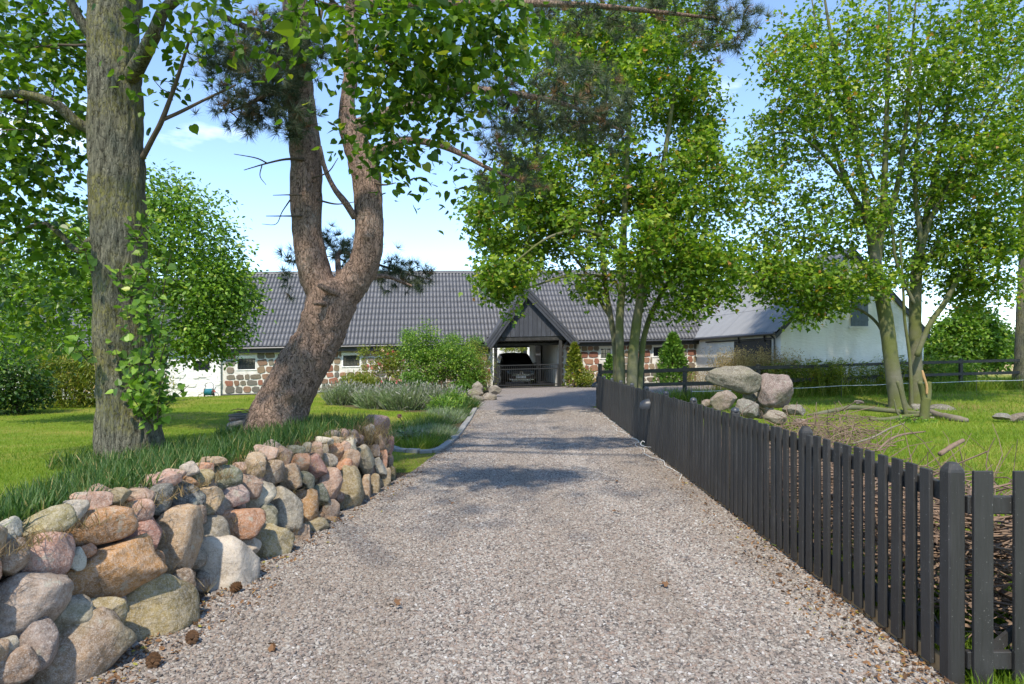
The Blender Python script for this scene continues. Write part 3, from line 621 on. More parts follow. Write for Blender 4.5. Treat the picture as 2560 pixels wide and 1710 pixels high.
# masonry: every stone a piece
svar = []
for k in range(14):
    r = np.random.default_rng(900 + k); n = r.integers(6, 10); a = np.sort((np.arange(n) + r.uniform(-.3, .3, n)) * 2 * math.pi / n); ex = 2 / r.uniform(2.6, 4.5)
    x = np.sign(np.cos(a)) * np.abs(np.cos(a)) ** ex * .52 * r.uniform(.93, 1.03, n); z = np.sign(np.sin(a)) * np.abs(np.sin(a)) ** ex * .52 * r.uniform(.92, 1.03, n)
    v = [(x[i], .03, z[i]) for i in range(n)] + [(x[i], -.004, z[i]) for i in range(n)] + [(x[i] * .93, -.03, z[i] * .92) for i in range(n)]
    mm = MB().add(v, [tuple(range(2 * n, 3 * n))] + [(j * n + i, j * n + (i + 1) % n, (j + 1) * n + (i + 1) % n, (j + 1) * n + i) for j in (0, 1) for i in range(n)])
    svar.append(mm.build('wall_stone', MAT['fstone'], data_only=True, smooth=False))
def masonry(sa, sb, reds, par):
    z = .28
    while z < 2.18:
        hh = RN.uniform(.27, .38); hh = min(hh, 2.3 - z); s = sa + RN.uniform(0, .1)
        while s < sb - .12:
            w = min(RN.uniform(.24, .56), sb - s); h2 = hh * RN.uniform(.86, 1.06); hit = None
            for o in opens:
                g_ = .075 if o in wins else .03
                if s + w > o[0] - g_ and s < o[1] + g_ and z + hh > o[2] - .05 and z < o[3] + (.15 if o in wins else .02): hit = (o[0] - g_, o[1] + g_); break
            nxt = s + w
            if hit: w = hit[0] - s; nxt = hit[1]
            if w > .1:
                o = bpy.data.objects.new('wall_stone', svar[RN.integers(14)]); COL.objects.link(o)
                o.matrix_world = Matrix.Translation(Bt(s + w / 2, 0, z + hh / 2)) @ Euler((0, RN.uniform(-.1, .1), YAW)).to_matrix().to_4x4() @ Matrix.Diagonal((max(w - .02, .09), 1, max(h2 - .015, .1), 1))
                attach(o, par)
                base = np.array(((.27, .125, .085), (.25, .16, .11), (.2, .165, .13), (.3, .17, .11))[RN.integers(4)] if RN.random() < reds else ((.19, .165, .125), (.23, .18, .12), (.155, .145, .125), (.27, .2, .13))[RN.integers(4)])
                o.color = (*(base * RN.uniform(.8, 1.2)), 1)
            s = nxt
        z += hh
masonry(S0 + .1, PS0 - .1, .35, barn); masonry(PS1 + .35, FS(1742, 900)[0], .6, barn)
# stones at the passage corner
for k in range(7):
    o = bpy.data.objects.new('wall_stone', svar[k]); COL.objects.link(o)
    o.matrix_world = Matrix.Translation(Bt(PS1 + .17, 0, .36 + .29 * k)) @ Euler((0, 0, YAW)).to_matrix().to_4x4() @ Matrix.Diagonal((.26, 1, .24, 1)); attach(o, barn); o.color = (.22, .16, .11, 1)
# windows
def window(par, T, s0, s1, z0, z1, d, cols=5, rows=2, arch=.06, surround=True):
    if surround:
        m = MB(T); m.box(s0 - .1, s1 + .1, d - .02, d + .1, z1 + .03, z1 + .15); m.box(s0 - .06, s0 - .005, d - .018, d + .1, z0 - .02, z1 + .03); m.box(s1 + .005, s1 + .06, d - .018, d + .1, z0 - .02, z1 + .03); m.box(s0 - .07, s1 + .07, d - .03, d + .1, z0 - .05, z0 - .005)
        sr = m.build('window_surround', MAT['white'], par, bevel=.01)
    w = MB(T); n = 12; x = lambda i: s0 + (s1 - s0) * i / n; top = lambda i: z1 - arch * (2 * i / n - 1) ** 2
    fr = .028
    w.box(s0, s1, d + .06, d + .1, z0, z0 + fr); w.box(s0, s0 + fr, d + .06, d + .1, z0 + fr, z1 - arch); w.box(s1 - fr, s1, d + .06, d + .1, z0 + fr, z1 - arch)
    for i in range(n): w.hexa([(x(i), d + .06, top(i) - fr), (x(i + 1), d + .06, top(i + 1) - fr), (x(i + 1), d + .1, top(i + 1) - fr), (x(i), d + .1, top(i) - fr), (x(i), d + .06, z1 + .03), (x(i + 1), d + .06, z1 + .03), (x(i + 1), d + .1, z1 + .03), (x(i), d + .1, z1 + .03)])
    for k in range(1, cols): xx = s0 + (s1 - s0) * k / cols; w.box(xx - .012, xx + .012, d + .062, d + .098, z0 + fr, z1 - fr)
    for k in range(1, rows): zz = z0 + (z1 - z0) * k / rows; w.box(s0 + fr, s1 - fr, d + .064, d + .096, zz - .012, zz + .012)
    wo = w.build('window', MAT['iron'], par)
    for a in range(cols):
        for b in range(rows):
            q = MB(T); xa, xb_ = s0 + (s1 - s0) * a / cols + .012, s0 + (s1 - s0) * (a + 1) / cols - .012; za, zb_ = z0 + (z1 - z0) * b / rows + .012, z0 + (z1 - z0) * (b + 1) / rows - .012
            q.box(xa, xb_, d + .08 + RN.uniform(-.003, .003), d + .086, za, zb_); q.build('pane', MAT['glass'], wo)
for w_ in wins: window(barn, Bt, *w_, 0.0, 4 if w_[0] > 0 else 5)
m = MB(Bt)
for k in range(8): m.box(door[0] + k * .13 + .004, door[0] + k * .13 + .128, .08, .12, .2, 2.08)
m.build('door', MAT['blue_black'], barn)
MB(Bt).box(S0 - .1, PS0 - .5, -.3, -.25, 2.14, 2.31).box(PS1 + .6, S1 - .05, -.3, -.25, 2.14, 2.31).box(S0 - .1, S1 - .05, -.25, .05, 2.25, 2.29).build('eaves_board', MAT['black'], barn)
# roof deck and tiles
SL = np.array((RD + .34, RIDGE - EAVE)); SLn = np.linalg.norm(SL); SL /= SLn
MB(Bt).prism([(-.31, EAVE - .06), (RD, RIDGE - .08), (RW + .4, EAVE - .06), (RW + .4, EAVE - .12), (RD, RIDGE - .2), (-.31, EAVE - .12)], 0, S0 - .25, S1).build('roof_deck', MAT['black'], barn)
MB(Bt).prism([(RD - .02, RIDGE + .02), (RW + .45, EAVE), (RW + .45, EAVE - .05), (RD - .02, RIDGE - .05)], 0, S0 - .25, S1).build('rear_roof', MAT['tile'], barn)
TW, TR = .18, 13; TL = SLn / TR
npf = 9; u = np.linspace(0, 1, npf); prof = .055 * (np.clip(np.sin(u * math.pi * 1.0), 0, 1) ** .55) * (u < 2) - .0
tv = []
for j_ in (0, 1):
    for i_ in range(npf): tv.append((u[i_] * TW * 1.02, j_ * (TL + .05), prof[i_] + (.011 if j_ == 0 else .0)))
for i_ in range(npf): tv.append((u[i_] * TW * 1.02, .0, prof[i_] + .002))
tv = np.array(tv); tf = [(i_, i_ + 1, npf + i_ + 1, npf + i_) for i_ in range(npf - 1)] + [(2 * npf + i_, 2 * npf + i_ + 1, i_ + 1, i_) for i_ in range(npf - 1)]
tme = MB().add(tv, tf).build('roof_tile', MAT['tile'], data_only=True)
tme.polygons.foreach_set('use_smooth', np.array([i_ < npf - 1 for i_ in range(len(tme.polygons))]))
def tile_frame(s, r):
    d = -.34 + SL[0] * TL * r; z = EAVE + SL[1] * TL * r - .01
    o = np.array(Bt(s, d, z)); ex = nrm(np.array(Bt(1, 0, 0)) - np.array(Bt(0, 0, 0))); ey = nrm(np.array(Bt(0, SL[0], SL[1])) - np.array(Bt(0, 0, 0))); ez = np.cross(ex, ey)
    return o, np.stack([ex, ey, ez], 1)
ncol = int((S1 - S0 + .3) / TW); rest_v = []; rest_f = []; cnt = 0
for cidx in range(ncol):
    s = S0 - .28 + cidx * TW
    for r in range(TR):
        o, Rm = tile_frame(s, r); o = o + RN.uniform(-.004, .004, 3)
        if -9.9 < s < -1.9 and 1 <= r <= 7 and cnt < 300:
            ob = bpy.data.objects.new('roof_tile', tme); COL.objects.link(ob); mw = Matrix(Rm.tolist()).to_4x4(); mw.translation = o.tolist(); ob.matrix_world = mw; attach(ob, barn); cnt += 1
        else:
            b = len(rest_v) * len(tv); rest_v.append(tv @ Rm.T + o); rest_f.append(np.array(tf) + b)
rt_ = mesh_np('roof_tiles', np.concatenate(rest_v), np.concatenate(rest_f), MAT['tile'], barn, True); rt_['kind'] = 'stuff'
rt_.data.polygons.foreach_set('use_smooth', np.tile(np.arange(len(tf)) < npf - 1, len(rest_v)))
rl = 0
while S0 - .25 + rl * .42 < S1 - .2:                      # ridge tiles
    a = S0 - .25 + rl * .42; pr = [(RD + .17 * math.cos(t), RIDGE - .06 + .15 * math.sin(t)) for t in np.linspace(0, math.pi, 7)]
    MB(Bt).prism(pr, 0, a, a + .415).build('ridge_tile', MAT['tile'], barn); rl += 1
MB(Bt).prism([(-.5, EAVE - .2), (RD, RIDGE - .12), (RD, RIDGE + .1), (-.5, EAVE + .05)], 0, S0 - .33, S0 - .28).build('verge_board', MAT['black'], barn)
# gutter
MB(Bt).tube([(s, -.38, EAVE - .05) for s in np.linspace(S0 - .2, PS0 - .75, 9)], .05, 8).build('gutter', MAT['lampgrey'], barn)
MB(Bt).tube([(s, -.38, EAVE - .05) for s in np.linspace(PS1 + .75, S1 - .1, 7)], .05, 8).build('gutter', MAT['lampgrey'], barn)

# ---- porch over the passage
PD = -1.1; sl, zl = FS(1214, 856, PD); sr_, zr = FS(1447, 854, PD); sa, za = FS(1316, 712, PD); zl = zr = (zl + zr) / 2
dm = lambda z: (z - EAVE) / (SL[1] / SL[0]) - .34
for s_, t_ in ((sl, 1), (sr_, -1)):
    v = [(s_, PD, zl), (s_, max(dm(zl), PD + .3), zl), (sa, dm(za) + .1, za), (sa, PD, za)]
    MB(Bt).hexa([(a, b, c - .1) for a, b, c in v] + v).build('porch_roof', MAT['tile'], barn)
    n = np.array((za - zl, -(sa - s_))); n = n / np.linalg.norm(n) * (1 if n[1] < 0 else -1)
    for k in range(3):
        o0, o1 = .02 + k * .125, .02 + (k + 1) * .125 - .008; y0 = PD - .06 + .022 * k
        P0, P1 = np.array((s_, zl)), np.array((sa, za)); ext = (P0 - P1) / np.linalg.norm(P0 - P1) * (.1 - .0 * k)
        q = [P0 + ext + n * o0, P1 + n * o0, P1 + n * o1, P0 + ext + n * o1]
        if t_ == 1 or True:
            for idx in (1, 2): q[idx] = np.array((sa, q[idx][1] + (sa - q[idx][0]) * (za - zl) / (sa - s_)))
        MB(Bt).hexa([(a, y0, b) for a, b in q] + [(a, y0 + .03, b) for a, b in q]).build('barge_board', MAT['blue_black'], barn, bevel=.004)
MB(Bt).tube([(sa, d, za + .02) for d in (PD - .05, 0.5, dm(za))], .09, 8).build('porch_ridge', MAT['tile'], barn)
zg = 2.66; sg0, sg1 = FS(1243, 839, -.85)[0], FS(1409, 839, -.85)[0]; nb = 15
for k in range(nb):
    a, b = sg0 + (sg1 - sg0) * k / nb, sg0 + (sg1 - sg0) * (k + 1) / nb - .012
    tp = lambda s: za - .16 - abs(s - sa) * (za - zl) / (sa - sl if s < sa else sr_ - sa)
    if min(tp(a), tp(b)) < zg + .02: continue
    dd = -.86 + RN.uniform(-.006, .006)
    MB(Bt).hexa([(a, dd, zg), (b, dd, zg), (b, dd + .025, zg), (a, dd + .025, zg), (a, dd, tp(a)), (b, dd, tp(b)), (b, dd + .025, tp(b)), (a, dd + .025, tp(a))]).build('gable_board', MAT['blue_black'], barn, bevel=.003)
MB(Bt).box(sg0 - .1, sg1 + .1, -.83, -.68, 2.46, 2.7).build('lintel_beam', MAT['black'], barn, bevel=.01)
for pxx in (1239, 1401):
    s_ = FS(pxx, 900, -.8)[0]; MB(Bt).box(s_ - .075, s_ + .075, -.87, -.72, 0.05, 2.46).build('porch_post', MAT['black'], barn, bevel=.01)
s_ = FS(1401, 900, -.8)[0]; MB(Bt).hexa([(s_ + .0, -.85, 1.9), (s_ + .1, -.85, 1.9), (s_ + .1, -.75, 1.9), (s_, -.75, 1.9), (s_ + .34, -.85, 2.5), (s_ + .44, -.85, 2.5), (s_ + .44, -.75, 2.5), (s_ + .34, -.75, 2.5)]).build('brace', MAT['black'], barn)
# passage: plastered walls, ceiling, sliding door
MB(Bt).box(PS1, PS1 + .3, .45, RW - .45, -.2, 2.6).build('passage_wall', MAT['white'], barn); MB(Bt).box(PS0 - .3, PS0, .45, RW - .45, -.2, 2.6).build('passage_wall', MAT['white'], barn)
MB(Bt).box(PS0 - .3, PS1 + .3, -.7, RW - .4, 2.62, 2.7).build('passage_ceiling', MAT['black'], barn)
for k in range(7): MB(Bt).box(PS0, PS1, .3 + k * 1.25, .42 + k * 1.25, 2.5, 2.618).build('ceiling_beam', MAT['black'], barn)
m = MB(Bt)
for k in range(9): m.box(PS1 - .07, PS1 - .03, 4.4 + k * .2, 4.4 + k * .2 + .19, .25, 2.3)
dr = m.build('sliding_door', plain('grey_stained_boards', (.1, .1, .1), .7, .3, 9, .2), barn); MB(Bt).box(PS1 - .09, PS1 - .02, 1.6, 6.4, 2.32, 2.4).build('door_rail', MAT['iron'], dr); MB(Bt).box(PS1 - .085, PS1 - .072, 4.4, 6.2, 1.78, 1.86).build('door_ledge', MAT['iron'], dr)
MB(Bt).box(PS1 - .06, PS1 - .01, 0.6, 8.4, .1, .34).build('wall_base', MAT['black'], barn)
# lantern on the porch post
s_ = FS(1239, 900, -.9)[0]; MB(Bt).lathe((s_, -.95, 1.95), [(.02, .2), (.12, .12), (.07, .1), (.06, -.08), (.02, -.1)], 10).build('lantern', MAT['iron'], barn)

# ---- low iron gate
gs0, gs1 = FS(1246, 940, -.95)[0], FS(1394, 940, -.95)[0]
gate = thing('iron_gate', 'low black iron bar gate closing the barn passage', 'gate', Bt(.6, -.95, .2))
zt_ = 1.30
for z in (zt_, zt_ - .19, .36, .24): MB(Bt).box(gs0, gs1, -.97, -.93, z - .022, z + .022).build('rail', MAT['iron'], gate)
for k in range(29):
    s_ = gs0 + .03 + (gs1 - gs0 - .06) * k / 28; MB(Bt).tube([(s_, -.95, .25), (s_, -.95, zt_ - .05)], .012, 6).build('bar', MAT['iron'], gate)
for s_ in (gs0 - .03, gs1 + .05): MB(Bt).box(s_ - .05, s_ + .05, -1.0, -.9, .0, zt_ + .02).build('gate_post', MAT['iron'], gate, bevel=.01)

# ---- whitewashed wing left of the barn
wing = thing('whitewashed_wing', 'whitewashed rough stone wing adjoining the stone barn behind the bushy tree', 'building', Bt(-18, 2, 0))
w0, zt1 = FS(484, 902, -.1); w1, zb1 = FS(525, 925, -.1)
ww = (w0, w1, zb1, zt1)
wall_mb(-26, S0 - .02, -.5, 2.55, [ww], -.15, .4).build('front_wall', MAT['white'], wing); window(wing, Bt, *ww, -.15, 3, 2, .01, False)
svar_w = []
for me_ in svar:
    c_ = me_.copy(); c_.materials.clear(); c_.materials.append(MAT['white']); svar_w.append(c_)
for k in range(150):                                       # rough stones showing through the limewash
    s_ = RN.uniform(-22, S0 - .2); z_ = RN.uniform(-.1, 2.2); w_, h_ = RN.uniform(.3, .6), RN.uniform(.2, .34)
    if s_ + w_ / 2 > ww[0] - .1 and s_ - w_ / 2 < ww[1] + .1 and z_ + h_ / 2 > ww[2] - .08 and z_ - h_ / 2 < ww[3] + .1: continue
    o = bpy.data.objects.new('wall_stone', svar_w[k % 14]); COL.objects.link(o)
    o.matrix_world = Matrix.Translation(Bt(s_, -.15 + RN.uniform(0, .015), z_)) @ Euler((0, RN.uniform(-.3, .3), YAW)).to_matrix().to_4x4() @ Matrix.Diagonal((w_, 1.2, h_, 1)); attach(o, wing)
MB(Bt).prism([(-.5, 2.5), (RD, 6.2), (RW, 2.5), (RW, 2.42), (RD, 6.1), (-.5, 2.42)], 0, -26, S0 - .36).build('roof', MAT['tile'], wing)

# ---- courtyard house seen through the passage
ch = thing('courtyard_house', 'whitewashed courtyard house seen through the barn passage', 'building', Bt(0, 20, 0))
chw = (FS(1302, 0, 19)[0], FS(1318, 0, 19)[0], 1.0, 2.5)
wall_mb(-9, 8, 0, 3.2, [chw], 19, 19.3).build('wall', MAT['white'], ch)
MB(Bt).prism([(18.6, 3.1), (23, 6.5), (27, 3.1), (27, 3.0), (23, 6.4), (18.6, 3.0)], 0, -9.3, 8.3).build('roof', MAT['tile'], ch); window(ch, Bt, *chw, 19, 2, 3, .01, False)

# ---------------------------------------------------------------- white gable house on the right
def Gt(s, d, z): return (10.47 + s * CY - d * SY, 26.6 + s * SY + d * CY, z)
house = thing('white_gable_house', 'whitewashed gabled outbuilding with grey corrugated roof behind the rail fence', 'building', Gt(3, 5, .2))
GW, GE, GR, GD = 6.1, 2.85, 5.95, 14.0
MB(Gt).prism([(0, -.2), (GW, -.2), (GW, GE), (GW / 2, GR - .05), (0, GE)], 1, 0, .35).build('gable_wall', MAT['white'], house)
m = MB(Gt); m.box(0, .35, .352, .7, -.2, GE - .002); m.box(0, .35, .7, 3.9, 2.36, GE - .002); m.box(0, .35, 3.9, GD, -.2, GE - .002); m.build('side_wall', plain('shaded_limewash', (.66, .63, .57), .9, .2, 2.5, .3), house)  # weaker light on this left wall is painted into its limewash colour
MB(Gt).box(GW - .35, GW, .352, GD, -.2, GE - .002).build('side_wall', MAT['white'], house); MB(Gt).prism([(0, -.2), (GW, -.2), (GW, GE), (GW / 2, GR - .05), (0, GE)], 1, GD, GD + .3).build('rear_wall', MAT['white'], house)
m = MB(Gt)
for k in range(16): m.box(-.06, -.02, .7 + k * .2, .7 + k * .2 + .192, .05, 2.38)
sd_ = m.build('sliding_door', MAT['black'], house); MB(Gt).box(-.1, -.05, .6, 6.9, 2.39, 2.45).build('door_rail', MAT['iron'], sd_)
for d_ in (1.1, 3.4): MB(Gt).box(-.12, -.065, d_ - .04, d_ + .04, 2.3, 2.58).build('roller_hanger', MAT['iron'], sd_)
GSn = math.hypot(GW / 2 + .22, GR - GE + .22); gsl = np.array((GW / 2 + .22, GR - GE + .22)) / GSn
MB(Gt).prism([(-.2, GE - .27), (GW / 2, GR - .06), (GW + .2, GE - .27), (GW + .2, GE - .31), (GW / 2, GR - .12), (-.2, GE - .31)], 1, .02, GD + .2).build('roof_deck', MAT['black'], house)
nw = 40; uu = np.linspace(0, 1.06, nw); shv = []
SHL = GSn / 3
for j_ in (0, 1):
    for i_ in range(nw): shv.append((j_ * (SHL + .06), uu[i_], .02 * math.sin(uu[i_] * 2 * math.pi / .146) + (.018 if j_ == 0 else 0)))
shf = np.array([(i_, i_ + 1, nw + i_ + 1, nw + i_) for i_ in range(nw - 1)]); shm = mesh_np('roof_sheet', np.array(shv), shf, MAT['eternit'], None, True, None, True)
for side in (0, 1):
    for k in range(14):
        for r in range(3):
            t0 = r * SHL
            if side == 0: o_ = Gt(-.22 + gsl[0] * t0, -.08 + k * 1.0, GE - .2 + .004 * (k % 2) + gsl[1] * t0); ey = np.array(Gt(gsl[0], 0, gsl[1])) - np.array(Gt(0, 0, 0))
            else: o_ = Gt(GW + .22 - gsl[0] * t0, -.08 + k * 1.0, GE - .2 + gsl[1] * t0); ey = np.array(Gt(-gsl[0], 0, gsl[1])) - np.array(Gt(0, 0, 0))
            ex = np.array((-SY, CY, 0)); ez = np.cross(ey, ex); ez = ez if ez[2] > 0 else -ez
            ob = bpy.data.objects.new('roof_sheet', shm); COL.objects.link(ob); mw = Matrix(np.stack([ey, ex, ez], 1).tolist()).to_4x4(); mw.translation = [float(q) for q in o_]; ob.matrix_world = mw; attach(ob, house)
MB(Gt).tube([(GW / 2, -.1, GR + .0), (GW / 2, GD + .2, GR + .0)], .09, 8).build('ridge_cap', MAT['eternit'], house)
for s_ in (0, GW):
    sg = 1 if s_ == 0 else -1
    q = [(s_ - sg * .25, GE - .3), (GW / 2, GR - .03), (GW / 2, GR - .2), (s_ - sg * .2, GE - .45)]; MB(Gt).prism(q, 1, -.07, -.03).build('verge_board', MAT['blue_black'], house)
MB(Gt).tube([(-.3, d_, GE - .26) for d_ in (-.05, 5, 9)], .055, 8).build('gutter', MAT['lampgrey'], house); MB(Gt).tube([(-.29, .3, GE - .28), (-.1, .3, GE - .45), (-.07, .3, .2)], .04, 8).build('downpipe', MAT['lampgrey'], house)
sx = 3.3; m = []
sh = None
for k in range(5):
    o = MB(Gt).box(sx - .36 + k * .145, sx - .36 + k * .145 + .138, -.05, -.015, 2.9, 4.06).build('shutter_board', plain('slate_blue_paint', (.1, .135, .17), .6, .2, 10, .1) if k == 0 else bpy.data.materials['slate_blue_paint'], house)
for z in (3.15, 3.8): MB(Gt).box(sx - .36, sx + .36, -.075, -.052, z - .04, z + .04).build('shutter_ledge', bpy.data.materials['slate_blue_paint'], house)
MB(Gt).box(sx - .45, sx + .45, -.07, .02, 2.8, 2.88).build('window_sill', MAT['white'], house)

# ---------------------------------------------------------------- the car in the passage
cs, _ = FS(1303, 950, 1.0); co = Vector(Bt(cs, 1.0, 0)); co.z = .215
def Ct(x, y, z): return (co.x + x * CY - y * SY, co.y + x * SY + y * CY, co.z + z)
paint = M_('black_car_paint').set((.008, .008, .009), .16, .6).m; chrome = M_('chrome').set((.75, .75, .76), .15, .5, 1).m
rubber = plain('tyre_rubber', (.02, .02, .02), .8, .2, 20, 0); cglass = M_('tinted_glass').set((.01, .013, .013), .03, .8).m; lens = M_('lamp_lens').set((.55, .57, .6), .08, .8).m
car = thing('car', 'black family van with chrome grille parked in the barn passage', 'car', co)
def loft(secs, name, mat, parent=None):
    n = len(secs[0]); v = [p for s_ in secs for p in s_]; f = [(j * n + i, j * n + (i + 1) % n, (j + 1) * n + (i + 1) % n, (j + 1) * n + i) for j in range(len(secs) - 1) for i in range(n)]
    f += [tuple(range(n))[::-1], tuple(range((len(secs) - 1) * n, len(secs) * n))]
    return MB(Ct).add(v, f).build(name, mat, parent, True, .0)
def sec(y, zb, zm, zt, wb, wm, wt):
    h = [(wb, zb), (wm, zb + .18), (wm, zm), (wm - .03, zm + (zt - zm) * .55), (wt, zt)]
    return [(x, y, z) for x, z in h] + [(0, y, zt + .02)] + [(-x, y, z) for x, z in h[::-1]]
body = loft([sec(.0, .3, .62, .74, .62, .72, .62), sec(.06, .24, .74, .9, .74, .83, .74), sec(.25, .2, .84, 1.0, .84, .91, .8), sec(.6, .2, .9, 1.06, .88, .94, .82), sec(1.15, .22, .95, 1.13, .9, .95, .84), sec(1.5, .22, .98, 1.16, .9, .95, .86), sec(4.3, .22, 1.0, 1.18, .9, .95, .86), sec(4.7, .28, .98, 1.12, .8, .88, .78)], 'body', paint, car)
def cs_(y, zb, zt, wb, wt): return [(wb, y, zb), ((wb + wt) / 2 + .02, y, (zb + zt) / 2), (wt, y, zt), (wt * .6, y, zt + .035), (-wt * .6, y, zt + .035), (-wt, y, zt), (-(wb + wt) / 2 - .02, y, (zb + zt) / 2), (-wb, y, zb)]
loft([cs_(1.02, 1.08, 1.1, .78, .76), cs_(1.55, 1.1, 1.45, .84, .7), cs_(1.95, 1.12, 1.63, .86, .66), cs_(2.6, 1.12, 1.7, .87, .66), cs_(4.1, 1.12, 1.68, .87, .65), cs_(4.6, 1.12, 1.4, .84, .68)], 'cabin', paint, car)
MB(Ct).quad((-.7, 1.13, 1.175), (.7, 1.13, 1.175), (.57, 1.9, 1.655), (-.57, 1.9, 1.655)).quad((-.7, 1.1, 1.165), (.7, 1.1, 1.165), (.57, 1.87, 1.645), (-.57, 1.87, 1.645)).build('windscreen', cglass, car)
for sg in (-1, 1):
    MB(Ct).hexa([(sg * .885, 1.75, 1.17), (sg * .9, 3.9, 1.17), (sg * .86, 3.9, 1.17), (sg * .86, 1.75, 1.17), (sg * .735, 2.1, 1.56), (sg * .74, 3.8, 1.58), (sg * .7, 3.8, 1.58), (sg * .7, 2.1, 1.56)]).build('side_window', cglass, car)
    hl = MB(Ct).hexa([(sg * .42, -.015, .69), (sg * .8, .1, .7), (sg * .84, .26, .8), (sg * .42, .1, .8), (sg * .42, .03, .8), (sg * .8, .14, .82), (sg * .82, .28, .88), (sg * .42, .14, .84)]).build('headlight', lens, car)
    MB(Ct).box(*sorted((sg * .93, sg * 1.08)), 1.55, 1.68, 1.02, 1.2).build('mirror', paint, car, bevel=.03)
    for y_ in (.95, 3.75):
        w_ = MB(Ct); w_.tube([(sg * .72, y_, .34), (sg * .74, y_, .34), (sg * .93, y_, .34), (sg * .95, y_, .34)], [.29, .34, .34, .29], 24); wh = w_.build('wheel', rubber, car)
        MB(Ct).tube([(sg * .9, y_, .34), (sg * .965, y_, .34)], [.22, .2], 16).build('rim', chrome, wh)
for k, z in enumerate((.565, .62, .68, .74)): MB(Ct).box(-.44 + .02 * k, .44 - .02 * k, -.035 + .01 * k, .01 + .01 * k, z - .012, z + .012).build('grille_bar', chrome, car, bevel=.004)
MB(Ct).box(-.62, .62, -.03, .02, .34, .37).build('bumper_trim', chrome, car); MB(Ct).box(-.5, .5, -.032, .02, .26, .285).build('bumper_trim', chrome, car)
MB(Ct).box(-.5, .5, -.02, .02, .5, .78).build('grille', plain('grille_black', (.01, .01, .01), .5, .1, 5, 0), car)
em = MB(Ct); em.tube([(.075 * math.cos(a), -.05, .69 + .075 * math.sin(a)) for a in np.linspace(0, 2 * math.pi, 21)], .011, 6, False)
for pts in ([(-.045, .745), (-.015, .69), (0, .715), (.015, .69), (.045, .745)], [(-.062, .72), (-.03, .63), (0, .685), (.03, .63), (.062, .72)]): em.tube([(x, -.05, z) for x, z in pts], .008, 5)
em.build('emblem', chrome, car)
pl = MB(Ct).box(-.26, .26, -.06, -.045, .415, .53).build('number_plate', plain('plate_white', (.8, .8, .8), .4, .05, 5, 0), car, bevel=.003)
fc = bpy.data.curves.new('plate_text', 'FONT'); fc.body = 'DV 21 114'; fc.size = .115; fc.align_x = 'CENTER'; fc.align_y = 'CENTER'; fc.extrude = .002
fo = bpy.data.objects.new('plate_text', fc); COL.objects.link(fo); dg = bpy.context.evaluated_depsgraph_get(); tme_ = bpy.data.meshes.new_from_object(fo.evaluated_get(dg)); bpy.data.objects.remove(fo)
tme_.materials.clear(); tme_.materials.append(rubber); ft = bpy.data.objects.new('plate_text', tme_); COL.objects.link(ft); ft.parent = pl
ft.matrix_world = Matrix.Translation(Ct(0, -.064, .472)) @ Euler((math.radians(90), 0, YAW)).to_matrix().to_4x4()

# ---------------------------------------------------------------- hose reel by the whitewashed wall
hs, _ = FS(440 + 585 * .1403, 980, -.55); hz = float(H(*Bt(hs, -.55, 0)[:2])); hz -= .022 * hs
reel = thing('hose_reel', 'wheeled hose reel of turquoise hose by the whitewashed wall', 'hose reel', Bt(hs, -.55, hz))
MB(Bt).tube([(hs - .19, -.5, hz), (hs - .17, -.48, hz + .55), (hs - .1, -.48, hz + .63), (hs + .1, -.48, hz + .63), (hs + .17, -.48, hz + .55), (hs + .19, -.5, hz)], .012, 6).build('handle_frame', MAT['lampgrey'], reel)
hose = plain('turquoise_hose', (.03, .24, .29), .5, .2, 6, 0); h = MB(Bt)
for k in range(6):
    for r_ in (.115, .14): h.tube([(hs - .13 + k * .052 + .006 * math.sin(a), -.55 + r_ * math.cos(a), hz + .2 + r_ * math.sin(a)) for a in np.linspace(0, 2 * math.pi, 19)], .02, 6, False)
h.build('hose', hose, reel, True)
for sg in (-1, 1):
    MB(Bt).tube([(hs + sg * .17, -.55, hz + .2), (hs + sg * .185, -.55, hz + .2)], .17, 18).build('drum_side', MAT['lampgrey'], reel)
    MB(Bt).tube([(hs + sg * .2, -.5, hz + .07), (hs + sg * .225, -.5, hz + .07)], .07, 14).build('wheel', MAT['iron'], reel)
red = plain('red_plastic', (.5, .04, .03), .4, .1, 5, 0)
MB(Bt).tube([(hs + .2, -.57, hz + .25), (hs + .3, -.6, hz + .22)], .02, 8).tube([(hs + .27, -.6, hz + .17), (hs + .27, -.6, hz + .28)], .014, 6).build('crank', red, reel)
# ---------------------------------------------------------------- black picket fence along the drive
fence = thing('picket_fence', 'long black picket fence running beside the gravel drive', 'fence', (FX(12), 12, 0))
FA = math.atan(.0299); fdx, fdy = math.sin(FA), math.cos(FA)
def Ft(a, o, z): return (2.146 + a * fdx + o * fdy, 3.36 + a * fdy - o * fdx, z)   # a along, o to the right of the fence
SP = 1.8; NP = 10
def box_data(name, x, y, z, mat, bevel=.004, chamf=0):
    m = MB()
    m.box(-x / 2, x / 2, -y / 2, y / 2, 0, z); return m.build(name, mat, data_only=True, bevel=bevel)
picket_me = [box_data('picket', .022, .086, h, MAT['black'], .003) for h in (.985, .99, .995)]
pm = MB(); w = .041
pm.add([(-w, -w, -.3), (w, -w, -.3), (w, w, -.3), (-w, w, -.3), (-w, -w, 1.045), (w, -w, 1.045), (w, w, 1.045), (-w, w, 1.045), (-.02, -.02, 1.085), (.02, -.02, 1.085), (.02, .02, 1.085), (-.02, .02, 1.085)],
       [(0, 3, 2, 1), (0, 1, 5, 4), (1, 2, 6, 5), (2, 3, 7, 6), (3, 0, 4, 7), (4, 5, 9, 8), (5, 6, 10, 9), (6, 7, 11, 10), (7, 4, 8, 11), (8, 9, 10, 11)])
post_me = pm.build('post', MAT['black'], data_only=True, bevel=.008)
